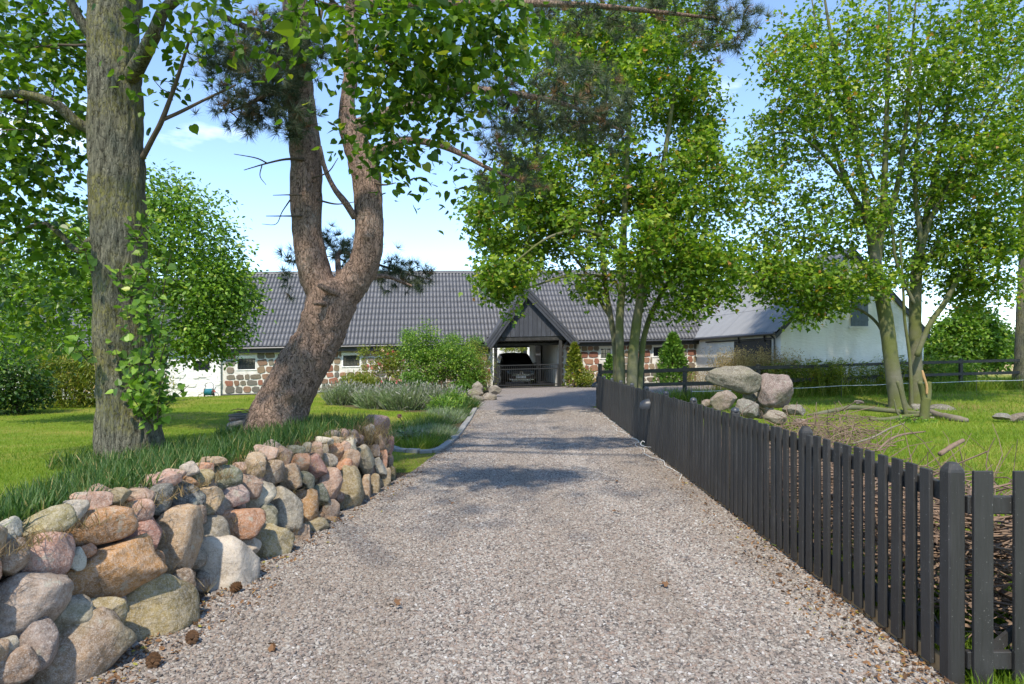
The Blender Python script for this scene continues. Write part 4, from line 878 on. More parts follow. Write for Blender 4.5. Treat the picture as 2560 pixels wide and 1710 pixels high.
def put(name, me, loc, rz, parent, rx=0, ry=0):
    o = bpy.data.objects.new(name, me); COL.objects.link(o); o.matrix_world = Matrix.Translation(loc) @ Euler((rx, ry, rz)).to_matrix().to_4x4(); attach(o, parent); return o
capm = MB().lathe((0, 0, 1.04), [(.043, -.005), (.044, .015), (.036, .035), (.018, .046), (.003, .05)], 12).build('post_cap', MAT['lampgrey'], data_only=True, smooth=True)
for k in range(NP + 1):
    z0 = float(H(*Ft(k * SP, 0, 0)[:2])); po = put('post', post_me, Ft(k * SP, 0.02, z0), -FA + .02 * RN.normal(), fence)
    if k > 1: put('post_cap', capm, Ft(k * SP, .02, z0 + .012), 0, po)
    if k < NP:
        for z in (.93, .19):
            m = MB(Ft); z1_ = float(H(*Ft((k + 1) * SP, 0, 0)[:2]))
            a0, a1 = k * SP + .052, (k + 1) * SP - .052
            m.hexa([(a0, .0, z0 + z - .045), (a1, .0, z1_ + z - .045), (a1, .035, z1_ + z - .045), (a0, .035, z0 + z - .045), (a0, .0, z0 + z + .045), (a1, .0, z1_ + z + .045), (a1, .035, z1_ + z + .045), (a0, .035, z0 + z + .045)])
            m.build('rail', MAT['black'], fence, bevel=.004)
        for j in range(11):
            a = k * SP + SP * (j + 1) / 12; zz = float(H(*Ft(a, 0, 0)[:2])) + .045 + RN.uniform(-.007, .007)
            put('picket', picket_me[RN.integers(3)], Ft(a, -.013 + RN.uniform(-.002, .002), zz), -FA + .015 * RN.normal(), fence, .004 * RN.normal(), .005 * RN.normal())
for k in range(5):     # pale ground board under the near panels
    MB(Ft).box(k * SP + .06, (k + 1) * SP - .06, .0, .03, -.08, .10).build('ground_board', MAT['rawwood'], fence)
# closed end board of the fence
MB(Ft).box(NP * SP - .02, NP * SP + .02, -.05, .16, .0, 1.04).build('end_board', MAT['black'], fence)
# garden gate at right angles to the fence
gg = thing('garden_gate', 'black wooden picket gate standing across the end of the picket fence', 'gate', (2.7, 3.36, 0))
gp = box_data('picket', .093, .022, 1.03, MAT['black'], .003)
for j in range(6): put('picket', gp, (2.275 + j * .195, 3.30, .02), .02 * RN.normal(), gg)
for z in (.88, .125): MB().box(2.215, 3.36, 3.314, 3.35, z - .043, z + .043).build('rail', MAT['black'], gg, bevel=.004)
MB().hexa([(2.3, 3.352, .14), (2.38, 3.352, .14), (2.38, 3.375, .14), (2.3, 3.375, .14), (3.2, 3.352, .86), (3.28, 3.352, .86), (3.28, 3.375, .86), (3.2, 3.375, .86)]).build('diagonal_brace', MAT['black'], gg)
put('gate_post', post_me, (3.45, 3.36, 0), 0, gg)

# wall lamps clipped to the fence: half-dome shades
def fence_lamp(a, z, label):
    c = Ft(a, -.035, z); t = thing('fence_lamp', label, 'lamp', c, 'dome lamps on the picket fence')
    n, rings = 14, 8; vs = []; fs = []
    for j in range(rings + 1):
        e = math.radians(-18 + 108 * j / rings)
        for i in range(n + 1):
            a_ = math.radians(-90 + 180 * i / n); vs.append((c[0] - .17 * math.cos(a_) * math.cos(e), c[1] + .105 * math.sin(a_) * math.cos(e), c[2] - .05 + .13 * math.sin(e)))
    for j in range(rings):
        for i in range(n): fs.append((j * (n + 1) + i, j * (n + 1) + i + 1, (j + 1) * (n + 1) + i + 1, (j + 1) * (n + 1) + i))
    MB().add(vs, fs).build('shade', MAT['lampgrey'], t, True)
    MB().tube([(c[0] + .03, c[1], c[2] - .02), (c[0] - .03, c[1], c[2] - .02)], [.065, .06], 14).build('back_plate', MAT['lampgrey'], t)
    MB().lathe((c[0] - .06, c[1], c[2] - .05), [(.02, .05), (.035, .02), (.03, -.01)], 10).build('bulb', plain('frosted_bulb', (.6, .6, .58), .4, .1, 5, 0), t)
def solve_a(px):   # distance along the fence seen at px
    aa = np.linspace(-1, 18.2, 4000); xx = 2.146 + aa * fdx; yy = 3.36 + aa * fdy; return float(aa[np.argmin(np.abs(1280 + xx / yy * F - px))])
fence_lamp(solve_a(1628), .83, 'anthracite half-dome lamp mounted part way along the picket fence')
fence_lamp(17.9, .8, 'anthracite half-dome lamp on the far end board of the picket fence')
# white cable lying along the foot of the fence
pts = []
for a in np.linspace(5.5, 17.8, 70): pts.append(Ft(a, -.1 - .05 * math.sin(a * 5) - .06 * math.sin(a * 1.7), .022 + .01 * math.sin(a * 9)))
cb = [U(1450 + x * .2168, 860 + y * .2168, Y) for x, y, Y in ((820, 1190, 11.2), (760, 1185, 11.1), (700, 1160, 11.2), (720, 1120, 11.4), (745, 1130, 11.3))]
m = MB().tube(pts, .006, 5).tube(smooth_path(cb, 14), .006, 5)
tag(m.build('power_cable', plain('white_cable', (.65, .63, .58), .5, .1, 5, 0)), 'thin white cable looping along the foot of the picket fence', 'cable')

# ---------------------------------------------------------------- post and rail fence of the paddock
rail = thing('rail_fence', 'black two-rail timber fence crossing the paddock behind the boulders', 'fence', (11, 25, 0))
rp = []
for px in (1500, 1606, 1712, 1896, 2075, 2238, 2402, 2557, 2720, 2890):
    k = (px - 1280) / F; y = (22.3 - 3.0 / 2.6) / (1 - k / 2.6) if px < 2075 else None
    if y is None: y = 25.7 + (px - 2075) / 330 * 1.0
    rp.append((k * y, y))
for k, (x, y) in enumerate(rp):
    z = float(H(x, y)); MB().box(x - .06, x + .06, y - .06, y + .06, z - .3, z + (1.22 if k else 1.38)).build('post', MAT['black'], rail, bevel=.008)
    if k < len(rp) - 1:
        x2, y2 = rp[k + 1]; zz = float(H(x2, y2))
        for h in (1.1, .62):
            q = [(x, y - .1), (x2, y2 - .1), (x2, y2 - .064), (x, y - .064)]; w_ = RN.uniform(-.02, .02)
            MB().hexa([(a, b, (z if i in (0, 3) else zz) + h - .065 + w_) for i, (a, b) in enumerate(q)] + [(a, b, (z if i in (0, 3) else zz) + h + .06) for i, (a, b) in enumerate(q)]).build('rail', MAT['black'], rail, bevel=.006)
# electric tape on thin stakes in front of it
pts = []
for k in range(2, len(rp) - 1):
    x, y = rp[k]; x2, y2 = rp[k + 1]
    for t in (0, .5): xx, yy = x + (x2 - x) * t, y + (y2 - y) * t - .9; pts.append((xx, yy, float(H(xx, yy)) + .42 - .04 * t))
el = thing('electric_tape', 'white electric fence tape strung low in front of the rail fence', 'fence', pts[3])
MB().tube(pts, .009, 5).build('tape', plain('white_tape', (.7, .7, .68), .5, .05, 5, 0), el)
for p in pts[::2]: MB().tube([(p[0], p[1], p[2] - .5), (p[0], p[1], p[2] + .25)], .007, 5).build('stake', MAT['lampgrey'], el)
# saw trestle behind the rail fence
c = U(2086, 960, 27.6); g0 = float(H(c[0], c[1])); st = thing('saw_trestle', 'grey weathered wooden saw trestle behind the rail fence', 'trestle', (c[0], c[1], g0))
MB().box(c[0] - .55, c[0] + .55, c[1] - .06, c[1] + .06, g0 + .72, g0 + .86).build('beam', MAT['oldwood'], st, bevel=.01)
for sx in (-.48, .48):
    for sy in (-1, 1): MB().tube([(c[0] + sx, c[1], g0 + .75), (c[0] + sx * 1.15, c[1] + sy * .3, g0)], .04, 4).build('leg', MAT['oldwood'], st)
# ---------------------------------------------------------------- foliage tools
def templ(pts, fold=.12):
    v = np.array([(x, y, fold * abs(x)) for x, y in pts]); n = len(pts)
    return v, np.array([(0, i, i + 1) for i in range(1, n - 1)])
T_MAPLE = templ([(0, 0), (.3, -.04), (.52, .38), (.24, .46), (0, 1), (-.24, .46), (-.52, .38), (-.3, -.04)], .2)
T_HEART = templ([(0, 0), (.22, -.08), (.42, .06), (.47, .32), (.34, .62), (.12, .88), (0, 1.08), (-.12, .88), (-.34, .62), (-.47, .32), (-.42, .06), (-.22, -.08)], .22)
T_OVAL = templ([(0, 0), (.27, .32), (.2, .74), (0, 1), (-.2, .74), (-.27, .32)], .2)
T_LANCE = templ([(0, 0), (.11, .3), (.07, .7), (0, 1), (-.07, .7), (-.11, .3)], .3)
def needles(n, seed, spread=1.0):
    r = np.random.default_rng(seed); v = []; f = []
    for k in range(n):
        d = nrm(np.array((r.normal() * spread, abs(r.normal()) * .8 + .35, r.normal() * spread))); s = nrm(np.cross(d, r.normal(size=3))) * .022; o = d * .05
        b = len(v); v += [o - s, o + s, o + d * r.uniform(.75, 1.0)]; f.append((b, b + 1, b + 2))
    return np.array(v), np.array(f)
T_TUFT = needles(34, 3); T_TUFT2 = needles(34, 4, .8)
T_BLADE = (np.array([(-.035, 0, 0), (.035, 0, 0), (.028, .55, .06), (-.028, .55, .06), (0, 1, .28)]), np.array([(0, 1, 2), (0, 2, 3), (3, 2, 4)]))
T_SPRAY = templ([(0, 0), (.12, .2), (.3, .35), (.14, .45), (.28, .7), (.1, .72), (0, 1), (-.1, .72), (-.28, .7), (-.14, .45), (-.3, .35), (-.12, .2)], .15)
def frames(Nm, rng, along=None):
    "orthonormal frames: z = leaf normal; y = leaf length direction"
    n = len(Nm); Nm = nrm(Nm); r = rng.normal(size=(n, 3)) if along is None else along
    y = nrm(r - (r * Nm).sum(1, keepdims=True) * Nm); x = np.cross(y, Nm); return x, y, Nm
def scatter(name, P, Nm, size, T, mat, parent=None, along=None, rng=None, rnd=None, wscale=None, smooth=False):
    rng = rng or RN; tv, tf = T; n = len(P); x, y, z = frames(Nm, rng, along); s = np.broadcast_to(size, (n,))[:, None, None]
    wx = 1.0 if wscale is None else np.broadcast_to(wscale, (n,))[:, None, None]
    V = P[:, None, :] + s * (tv[None, :, 0:1] * wx * x[:, None, :] + tv[None, :, 1:2] * y[:, None, :] + tv[None, :, 2:3] * z[:, None, :])
    Fc = tf[None] + (np.arange(n) * len(tv))[:, None, None]
    rn = rng.random(n) if rnd is None else rnd
    return mesh_np(name, V.reshape(-1, 3), Fc.reshape(-1, 3), MAT[mat] if isinstance(mat, str) else mat, parent, smooth, {'rnd': np.repeat(rn, len(tv))})
def grass(name, P, h, mat, parent=None, lean=.5, width=1.0, rnd=None):
    n = len(P); up = np.array((0, 0, 1.)) + lean * RN.normal(size=(n, 3)) * (1, 1, .1)
    side = RN.normal(size=(n, 3)); side[:, 2] *= .2
    return scatter(name, P, side, h, T_BLADE, mat, parent, along=up, rnd=rnd, wscale=width)

class Skeleton:
    def __init__(s): s.P = []; s.par = []; s.fix = []
    def path(s, pts, n, start=None, wob=.0):
        "pts: (x,y,z,r); returns indices"
        Q = smooth_path(pts, n); idx = []
        for k, q in enumerate(Q):
            w = RN.normal(size=3) * wob * (0 < k < n - 1)
            s.P.append(q[:3] + w); s.par.append(idx[-1] if idx else (-1 if start is None else start)); s.fix.append(q[3]); idx.append(len(s.P) - 1)
        return idx
    def near(s, p):
        A = np.array(s.P); return int(np.argmin(((A - p) ** 2).sum(1)))
    def attract(s, targets, minz=None, seg=.45, sag=.06, allow=None):
        "reach every target from the nearest existing wood"
        A = list(s.P); cap = len(A) + len(targets) * 14; arr = np.zeros((cap, 3)); arr[:len(A)] = np.array(A); ok = np.ones(cap, bool)
        if minz is not None: ok[:len(A)] = arr[:len(A), 2] > minz
        if not ok[:len(A)].any(): ok[:] = True
        n = len(A); T = np.array(targets)
        first = arr[:n][ok[:n]]; d0 = np.array([((first - t) ** 2).sum(1).min() for t in T]); tips = []
        for t in T[np.argsort(d0)]:
            dv = arr[:n] - t; dist = np.sqrt((dv ** 2).sum(1)) + .7 * np.clip(dv[:, 2], 0, None); dist[~ok[:n]] = 1e9
            b = int(np.argmin(dist)); p0 = arr[b]; L_ = np.linalg.norm(t - p0); k = max(2, min(12, int(L_ / seg) + 1)); last = b
            bend = RN.normal(size=3) * .1 * L_ + np.array((0, 0, -.12 * L_))
            for i in range(1, k + 1):
                f = i / k; q = p0 + (t - p0) * f + bend * (f * (1 - f)) * 2
                s.P.append(q); s.par.append(last); s.fix.append(-1); arr[n] = q; last = n; n += 1
            tips.append(last)
        return tips
    def radii(s, tip=.006, ex=2.3):
        n = len(s.P); area = np.zeros(n); ch = np.zeros(n, int); par = np.array(s.par)
        for i in range(n - 1, -1, -1):
            if ch[i] == 0: area[i] = tip ** ex
            if par[i] >= 0: area[par[i]] += area[i]; ch[par[i]] += 1
        r = area ** (1 / ex); fx = np.array(s.fix)
        r = np.where(fx > 0, fx, r)
        for i in range(n):
            if par[i] >= 0 and fx[i] < 0: r[i] = min(r[i], r[par[i]] * .85)
        return r
    def twigs(s, name, mat, parent, r, sides=5):
        "all wood that is not a hand-laid path"
        P = np.array(s.P); par = np.array(s.par); fx = np.array(s.fix); i = np.where((par >= 0) & (fx < 0))[0]
        if len(i) == 0: return None
        a, b = P[par[i]], P[i]; ra = np.minimum(r[par[i]], r[i] * 1.5); rb = r[i]; t = nrm(b - a); ref = np.where(np.abs(t[:, 2:3]) < .9, np.array((0, 0, 1.)), np.array((1., 0, 0)))
        n = nrm(np.cross(t, ref)); bb = np.cross(t, n); an = np.arange(sides) * 2 * math.pi / sides
        ring = np.cos(an)[None, :, None] * n[:, None] + np.sin(an)[None, :, None] * bb[:, None]
        V = np.concatenate([a[:, None] + ring * ra[:, None, None], b[:, None] + ring * rb[:, None, None]], 1).reshape(-1, 3)
        k = np.arange(sides); k2 = (k + 1) % sides; f = np.stack([k, k2, sides + k2, sides + k], -1)[None] + (np.arange(len(i)) * 2 * sides)[:, None, None]
        return mesh_np(name, V, f.reshape(-1, 4), mat, parent, True)
def wood(name, pts, n, mat, parent, sides=16, rough=.05, freq=2.0, flare=0, ridges=0.0, knobs=()):
    "a trunk or limb swept along (x,y,z,r) points with an uneven surface"
    Q = smooth_path(pts, n); e0, e1 = Q[0].copy(), Q[-1].copy(); dq = nrm(Q[-1][:3] - Q[-2][:3]); e0[3] = e1[3] = .001; e1[:3] += dq * max(Q[-1][3] * .15, .002); e0[:3] -= nrm(Q[1][:3] - Q[0][:3]) * .004; Q = np.vstack([e0, Q, e1]); V, Fq = tube_np(Q[:, :3], Q[:, 3], sides); C = np.repeat(Q[:, :3], sides, 0); rr = np.repeat(Q[:, 3], sides)[:, None]; D = nrm(V - C)
    k = rough * fbm(V * freq * np.array((1, 1, .6)), 3, 5)[:, None]
    if ridges: k = k + ridges * (np.abs(fbm(V * np.array((17, 17, 3.2)), 2, 31)) - .3)[:, None] / np.maximum(rr, .05)
    if flare:
        z0 = Q[0][2]; hgt = (V[:, 2] - z0)[:, None]; ang = np.arctan2(D[:, 1], D[:, 0])[:, None]
        k = k + flare * np.exp(-np.clip(hgt, 0, 9) / .28) * (.55 + .45 * np.sin(ang * 5 + 1))
    V = V + D * rr * k
    for (kx, ky, kz, kr, kh) in knobs:
        dd = ((V - (kx, ky, kz)) ** 2).sum(1); V = V + D * (kh * np.exp(-dd / (kr * kr)))[:, None]
    o = mesh_np(name, V, Fq, mat, parent, True); return o
def ell_targets(ells, total, rng, shell=.0, noisecut=None, ns=.5, seed=0):
    "random points in real-space ellipsoids (cx,cy,cz,rx,ry,rz,weight); optional noise gaps"
    E = np.array(ells, float); w = E[:, 6] / E[:, 6].sum(); out = []
    while len(out) < total:
        e = E[rng.choice(len(E), p=w)]; d = nrm(rng.normal(size=3)); r = rng.random() ** (1 / 3 if not shell else shell)
        p = e[:3] + d * r * e[3:6]
        if noisecut is not None and vnoise(p[None] * ns, seed)[0] < noisecut: continue
        out.append(p)
    return np.array(out)
def img_ell(px, py, rx, ry, Y, ry_depth, w=1):
    c = U(px, py, Y); return (c[0], c[1], c[2], rx * Y / F, ry_depth, ry * Y / F, w)
def leaf_cloud(tips, P, per, sig, rng, droop=.35):
    "leaf positions gathered round twig ends"
    C = np.repeat(P[tips], per, 0); off = rng.normal(size=C.shape) * sig * np.array((1, 1, .7)); pos = C + off; pos[:, 2] -= droop * sig * .5
    nm = np.array((0, 0, 1.)) + .75 * rng.normal(size=C.shape) + .35 * nrm(off)
    al = nrm(off) + np.array((0, 0, -droop)) + .5 * rng.normal(size=C.shape); return pos, nm, al
def gz_(x, y): return float(H(x, y))
def UP(px, py, Y, r): return (*U(px, py, Y), r)
# ---------------------------------------------------------------- old lime on the bank, left
b = U(333, 1150, 7.2); LT = thing('lime_tree', 'tall lime tree with thick lichened trunk on the grassy bank above the stone wall', 'tree', (b[0], b[1], gz_(b[0], b[1])))
lpath = [(b[0], 7.2, gz_(b[0], 7.2) - .12, .34), UP(328, 1130, 7.2, .305), UP(318, 1000, 7.2, .272), UP(305, 840, 7.2, .258), UP(297, 600, 7.2, .25), UP(292, 430, 7.2, .252), UP(287, 200, 7.2, .242), UP(287, 0, 7.2, .232), (b[0] + .1, 7.3, 7.5, .22), (b[0] + .3, 7.4, 10, .15), (b[0] + .2, 7.2, 13, .05)]
kn = [(*U(372, 436, 7.05), .16, .12), (*U(300, 500, 6.9), .07, .03), (*U(330, 640, 6.9), .09, .03), (*U(250, 850, 6.9), .08, .025)]
wood('trunk', lpath, 300, MAT['bark_left'], LT, 110, .04, 2.2, .2, .03, kn)
S = Skeleton(); S.path(lpath, 40)
def limb(S, T, name, pts, mat, n=14, sides=10, rough=.08, wob=0):
    wood(name, pts, n * 3, mat, T, sides, rough, 4); st = S.near(np.array(pts[0][:3])) if S.P else None; return S.path(pts, n, st, wob)
BL = MAT['bark_left']
limb(S, LT, 'limb', [UP(330, 190, 7.1, .085), UP(352, 150, 6.9, .075), UP(385, 85, 6.6, .065), UP(425, 10, 6.4, .05), UP(560, -60, 6.0, .04), UP(800, -50, 5.8, .03)], BL)
limb(S, LT, 'limb', [UP(240, 330, 7.2, .06), UP(190, 305, 7.1, .055), UP(140, 262, 7.0, .05), UP(60, 235, 6.9, .04), UP(-60, 240, 6.8, .03)], BL)
limb(S, LT, 'limb', [UP(240, 110, 7.2, .06), UP(200, 50, 7.1, .05), UP(160, -20, 7, .04), UP(60, -120, 6.8, .03)], BL)
limb(S, LT, 'limb', [UP(225, 600, 7.3, .04), UP(190, 625, 7.6, .035), UP(110, 560, 7.8, .03), UP(0, 610, 8, .02)], BL)
limb(S, LT, 'limb', [UP(300, -100, 7.2, .11), (-2.0, 6.6, 7.0, .08), (0.2, 6, 7.2, .05), (2.2, 6, 7.4, .03)], BL)
limb(S, LT, 'limb', [UP(280, -130, 7.2, .11), (-4.0, 4.6, 7.6, .08), (-3.6, 1.5, 8.2, .05), (-2.5, -1, 8.5, .03)], BL)
limb(S, LT, 'limb', [UP(280, -200, 7.2, .11), (-6.4, 6.6, 8.0, .08), (-8.2, 6, 9, .05)], BL)
br = MAT['bark_twig']
limb(S, LT, 'dead_branch', [UP(356, 395, 7.0, .03), UP(382, 345, 6.9, .027), UP(405, 300, 6.8, .025), UP(440, 205, 6.7, .018), UP(470, 110, 6.6, .013), UP(487, 50, 6.6, .008)], br)
limb(S, LT, 'dead_branch', [UP(405, 300, 6.8, .02), UP(450, 280, 6.8, .017), UP(520, 245, 6.8, .013), UP(590, 212, 6.8, .008)], br)
allow = np.array([f > 0 for f in S.fix])
rng = np.random.default_rng(21)
vis = [img_ell(90, 90, 120, 130, 7.6, .9, 2.0), img_ell(80, 330, 120, 140, 7.4, 1.0, 2.0), img_ell(160, 230, 50, 150, 7.5, .8, .6), img_ell(80, 540, 120, 150, 7.8, 1.0, 1.9), img_ell(60, 760, 80, 110, 8.2, .8, .6), img_ell(385, 200, 45, 70, 6.7, .3, .3), img_ell(430, 60, 90, 70, 6.4, .5, .5),
       img_ell(640, 20, 150, 50, 6.1, .8, .45), img_ell(930, 60, 170, 100, 6.0, .8, 1.2), img_ell(1110, 110, 180, 120, 6.0, .8, 1.5), img_ell(1030, 270, 150, 90, 6.3, .6, 1.0), img_ell(1240, 70, 90, 90, 6.1, .6, .6), img_ell(930, 345, 90, 55, 6.6, .5, .5), img_ell(1170, 430, 70, 40, 6.8, .3, .12), img_ell(1000, 480, 60, 60, 6.8, .3, .08), img_ell(1310, 560, 30, 60, 6.9, .2, .04)]
t1 = ell_targets(vis, 320, rng); t1 = t1[~((t1[:, 1] < 7.5) & (np.abs(1280 + t1[:, 0] / t1[:, 1] * F - 285) < 85))]
up = [(-4.2, 6.5, 9.6, 5, 5, 2.6, 1.6), (-3.5, 1.8, 9.2, 3.6, 3.4, 1.6, 1.1), (-.2, 5.6, 8.2, 3.4, 2.6, 1.0, .8), (-4, 6.5, 12.5, 3.4, 3.4, 2.2, .8)]
t2 = ell_targets(up, 60, rng); t2 = t2[t2[:, 2] > EYE + .53 * np.clip(t2[:, 1], 0, 99) + 1.1]
tips = S.attract(np.vstack([t1, t2]), 3.2, .35)
r = S.radii(.0045); S.twigs('twigs', br, LT, r)
P_ = np.array(S.P); tp = np.array(tips); inv = P_[tp][:, 2] < EYE + .56 * P_[tp][:, 1]
pos, nm, al = leaf_cloud(tp[inv], P_, 24, .18, rng, .9); kp_ = pos[:, 1] > 5.2; pos, nm, al = pos[kp_], nm[kp_], al[kp_]; n = len(pos)
scatter('crown', pos, nm, rng.choice((.05, .065, .08, .1), n) * rng.uniform(.8, 1.15, n), T_HEART, 'leaf_left', LT, al, rng)
pos, nm, al = leaf_cloud(tp[~inv], P_, 30, .42, rng, .7); n = len(pos)
scatter('upper_crown', pos, nm, rng.uniform(.11, .17, n), T_HEART, 'leaf_left', LT, al, rng)
# water shoots up the trunk
sh = MB(); sp_, sn_, sa_ = [], [], []
for k in range(46):
    px, py, ln = (rng.uniform(345, 420), rng.uniform(760, 1075), rng.uniform(.25, .6)) if k < 34 else (rng.uniform(330, 395), rng.uniform(560, 760), rng.uniform(.15, .35)) if k < 42 else (rng.uniform(225, 250), rng.uniform(600, 1020), .25)
    o = U(px - 15, py, rng.uniform(6.78, 7.0)); d = nrm(np.array((.35 * rng.normal() + (.25 if k < 42 else -.5), -.35 + .2 * rng.normal(), 1.0 + .3 * rng.normal()))); pts = [o + d * ln * t + np.array((.06, -.03, 0)) * t * t for t in np.linspace(0, 1, 5)]
    sh.tube(pts, [.007, .006, .005, .004, .003], 5)
    for t in np.linspace(.1, 1, 16):
        q = o + d * ln * t + rng.normal(size=3) * .04; sp_.append(q); sn_.append(np.array((.2, -.5, .8)) + .6 * rng.normal(size=3)); sa_.append(rng.normal(size=3) + np.array((.2, -.3, -.4)))
sh.build('water_shoots', br, LT)['kind'] = 'stuff'; scatter('shoot_leaves', np.array(sp_), np.array(sn_), rng.uniform(.05, .095, len(sp_)), T_HEART, 'leaf_bush', LT, np.array(sa_), rng)

# ---------------------------------------------------------------- forked pine
YP = 9.2; b = U(690, 1078, YP); PT = thing('pine_tree', 'leaning old pine with a scaly trunk forking into two upright stems', 'tree', (b[0], b[1], gz_(b[0], b[1])))
BP = MAT['bark_pine']
knp = [(*U(728, 985, YP - .3), .07, .05), (*U(862, 822, YP - .27), .09, .045), (*U(785, 805, YP - .27), .06, .03), (*U(770, 890, YP - .3), .1, .02)]
wood('trunk', [UP(676, 1105, YP, .40), UP(688, 1070, YP, .37), UP(708, 1010, YP, .345), UP(738, 950, YP, .335), UP(768, 895, YP, .32), UP(797, 845, YP, .305), UP(818, 795, YP, .31), UP(833, 745, YP, .315), UP(840, 712, YP, .29), UP(840, 698, YP, .15)], 150, BP, PT, 64, .07, 2.6, .22, .03, knp)
ls = [UP(833, 755, YP, .22), UP(800, 715, YP, .215), UP(782, 660, YP, .205), UP(771, 600, YP, .2), UP(766, 500, YP, .2), UP(764, 400, YP, .2), UP(758, 300, YP, .195), UP(748, 200, YP, .18), UP(742, 100, YP, .17), UP(738, 0, YP, .16), UP(730, -200, YP, .13), UP(735, -500, YP, .06)]
rs = [UP(838, 755, YP, .24), UP(878, 710, YP, .22), UP(908, 660, YP, .2), UP(921, 600, YP, .19), UP(922, 520, YP, .185), UP(915, 440, YP, .185), UP(895, 370, YP, .18), UP(872, 320, YP, .14), UP(868, 250, YP, .1), UP(880, 150, YP, .09), UP(878, 0, YP, .08), UP(885, -200, YP, .05)]
wood('stem', ls, 170, BP, PT, 40, .07, 3, 0, .022, [(*U(770, 480, YP - .2), .05, .03), (*U(775, 640, YP - .2), .05, .03)]); wood('stem', rs, 170, BP, PT, 40, .08, 3, 0, .022, [(*U(915, 590, YP - .2), .05, .04), (*U(935, 480, YP - .15), .05, .03)])
S = Skeleton(); S.path(ls, 40); S.path(rs, 40, 0)
limb(S, PT, 'limb', [UP(880, 325, YP, .12), UP(915, 308, 9.1, .1), UP(960, 288, 9.0, .09), UP(1010, 268, 8.9, .075), UP(1120, 225, 8.9, .06), UP(1290, 235, 9.0, .045), UP(1440, 270, 9.1, .03), UP(1560, 330, 9.2, .015)], BP)
limb(S, PT, 'limb', [UP(920, 385, YP, .08), UP(960, 372, 9.1, .07), UP(1020, 350, 9.1, .05), UP(1120, 370, 9.1, .04), UP(1230, 425, 9.1, .025), UP(1310, 455, 9.2, .012)], BP)
limb(S, PT, 'limb', [UP(870, 0, YP, .08), UP(1000, 10, 9, .06), UP(1250, 8, 9, .05), UP(1450, 12, 9, .04), UP(1650, 30, 9, .03), UP(1800, 48, 9, .015)], BP)
limb(S, PT, 'limb', [UP(760, 150, YP, .07), UP(700, 100, 8.9, .05), UP(620, 70, 8.7, .04), UP(540, 30, 8.6, .025)], BP)
limb(S, PT, 'limb', [UP(745, 260, YP, .05), UP(690, 230, 8.8, .035), UP(620, 260, 8.6, .02), UP(575, 280, 8.5, .01)], BP)
limb(S, PT, 'limb', [UP(850, 700, YP + .2, .05), UP(845, 660, 9.6, .04), UP(850, 630, 9.9, .03), UP(900, 645, 10.2, .02), UP(1000, 680, 10.4, .015), UP(1080, 700, 10.4, .008)], BP)
limb(S, PT, 'limb', [UP(915, 700, YP + .2, .04), UP(960, 690, 9.8, .03), UP(1030, 715, 10, .015)], BP)
nlive = len(S.P)
for pts in ([UP(887, 545, 9.1, .045), UP(866, 510, 9, .042), UP(835, 470, 9, .036), UP(812, 420, 9, .03), UP(800, 365, 9, .02)], [UP(760, 398, 9, .022), UP(715, 398, 8.9, .016), UP(668, 408, 8.9, .011), UP(610, 425, 8.9, .005)], [UP(668, 408, 8.9, .01), UP(640, 395, 8.9, .008), UP(585, 385, 8.9, .004)], [UP(655, 412, 8.9, .008), UP(650, 440, 8.9, .006), UP(665, 462, 8.9, .003)],
            [UP(755, 488, 9, .012), UP(725, 487, 9, .009), UP(682, 488, 9, .004)], [UP(755, 540, 9, .014), UP(725, 540, 9, .01), UP(665, 540, 9, .005)], [UP(725, 500, 9, .01), UP(705, 530, 9, .007), UP(690, 560, 9, .005), UP(655, 560, 9, .003)], [UP(795, 500, 9, .015), UP(840, 510, 8.9, .01), UP(885, 505, 8.9, .005)], [UP(930, 455, 9.1, .02), UP(960, 462, 9, .012), UP(990, 457, 9, .006)], [UP(780, 445, 9, .014), UP(820, 430, 8.9, .009), UP(845, 395, 8.9, .004)],
            [UP(845, 735, 8.95, .05), UP(815, 722, 8.8, .045), UP(795, 712, 8.75, .035)], [UP(820, 760, 8.95, .04), UP(798, 757, 8.78, .035), UP(785, 757, 8.74, .03)]):
    wood('dead_branch', pts, 16, BP if pts[0][3] > .03 else br, PT, 8, .1, 6)
pe = [img_ell(640, 190, 110, 110, 8.7, .6, 2.2), img_ell(720, 120, 90, 100, 8.7, .5, 1.6), img_ell(590, 280, 60, 45, 8.6, .3, .35), img_ell(560, 120, 60, 80, 8.7, .4, .5), img_ell(730, 300, 50, 60, 8.6, .2, .35), img_ell(1390, 240, 190, 110, 9.2, .9, 1.8), img_ell(1280, 340, 90, 80, 9.2, .6, .7), img_ell(1490, 310, 100, 80, 9.3, .6, .8), img_ell(1500, 35, 200, 45, 9.0, .6, .9), img_ell(1800, 60, 110, 50, 9.0, .5, .6), img_ell(1180, 200, 110, 80, 9.2, .6, .5), img_ell(1280, 450, 90, 50, 9.3, .5, .4),
      img_ell(1010, 690, 80, 35, 10.4, .4, .35), img_ell(845, 620, 50, 45, 10.0, .4, .3), img_ell(960, 665, 60, 30, 10.2, .3, .2), img_ell(738, 640, 30, 20, 9.8, .2, .07), img_ell(720, 690, 30, 50, 10, .2, .08),
      (-2.7, 9.2, 8.2, 2.6, 2.4, 1.4, .5)]
tt = ell_targets(pe, 760, rng); tips = S.attract(tt, None, .22); r = S.radii(.005); S.twigs('twigs', br, PT, r, 4)
P_ = np.array(S.P); tp = np.array(tips); d = nrm(P_[tp] - P_[np.array(S.par)[tp]])
reps = 3; pp = np.concatenate([P_[tp] + rng.normal(size=(len(tp), 3)) * .05 * k for k in range(reps)]); dd = np.concatenate([d + .5 * rng.normal(size=d.shape) * k + np.array((0, 0, .25)) for k in range(reps)])
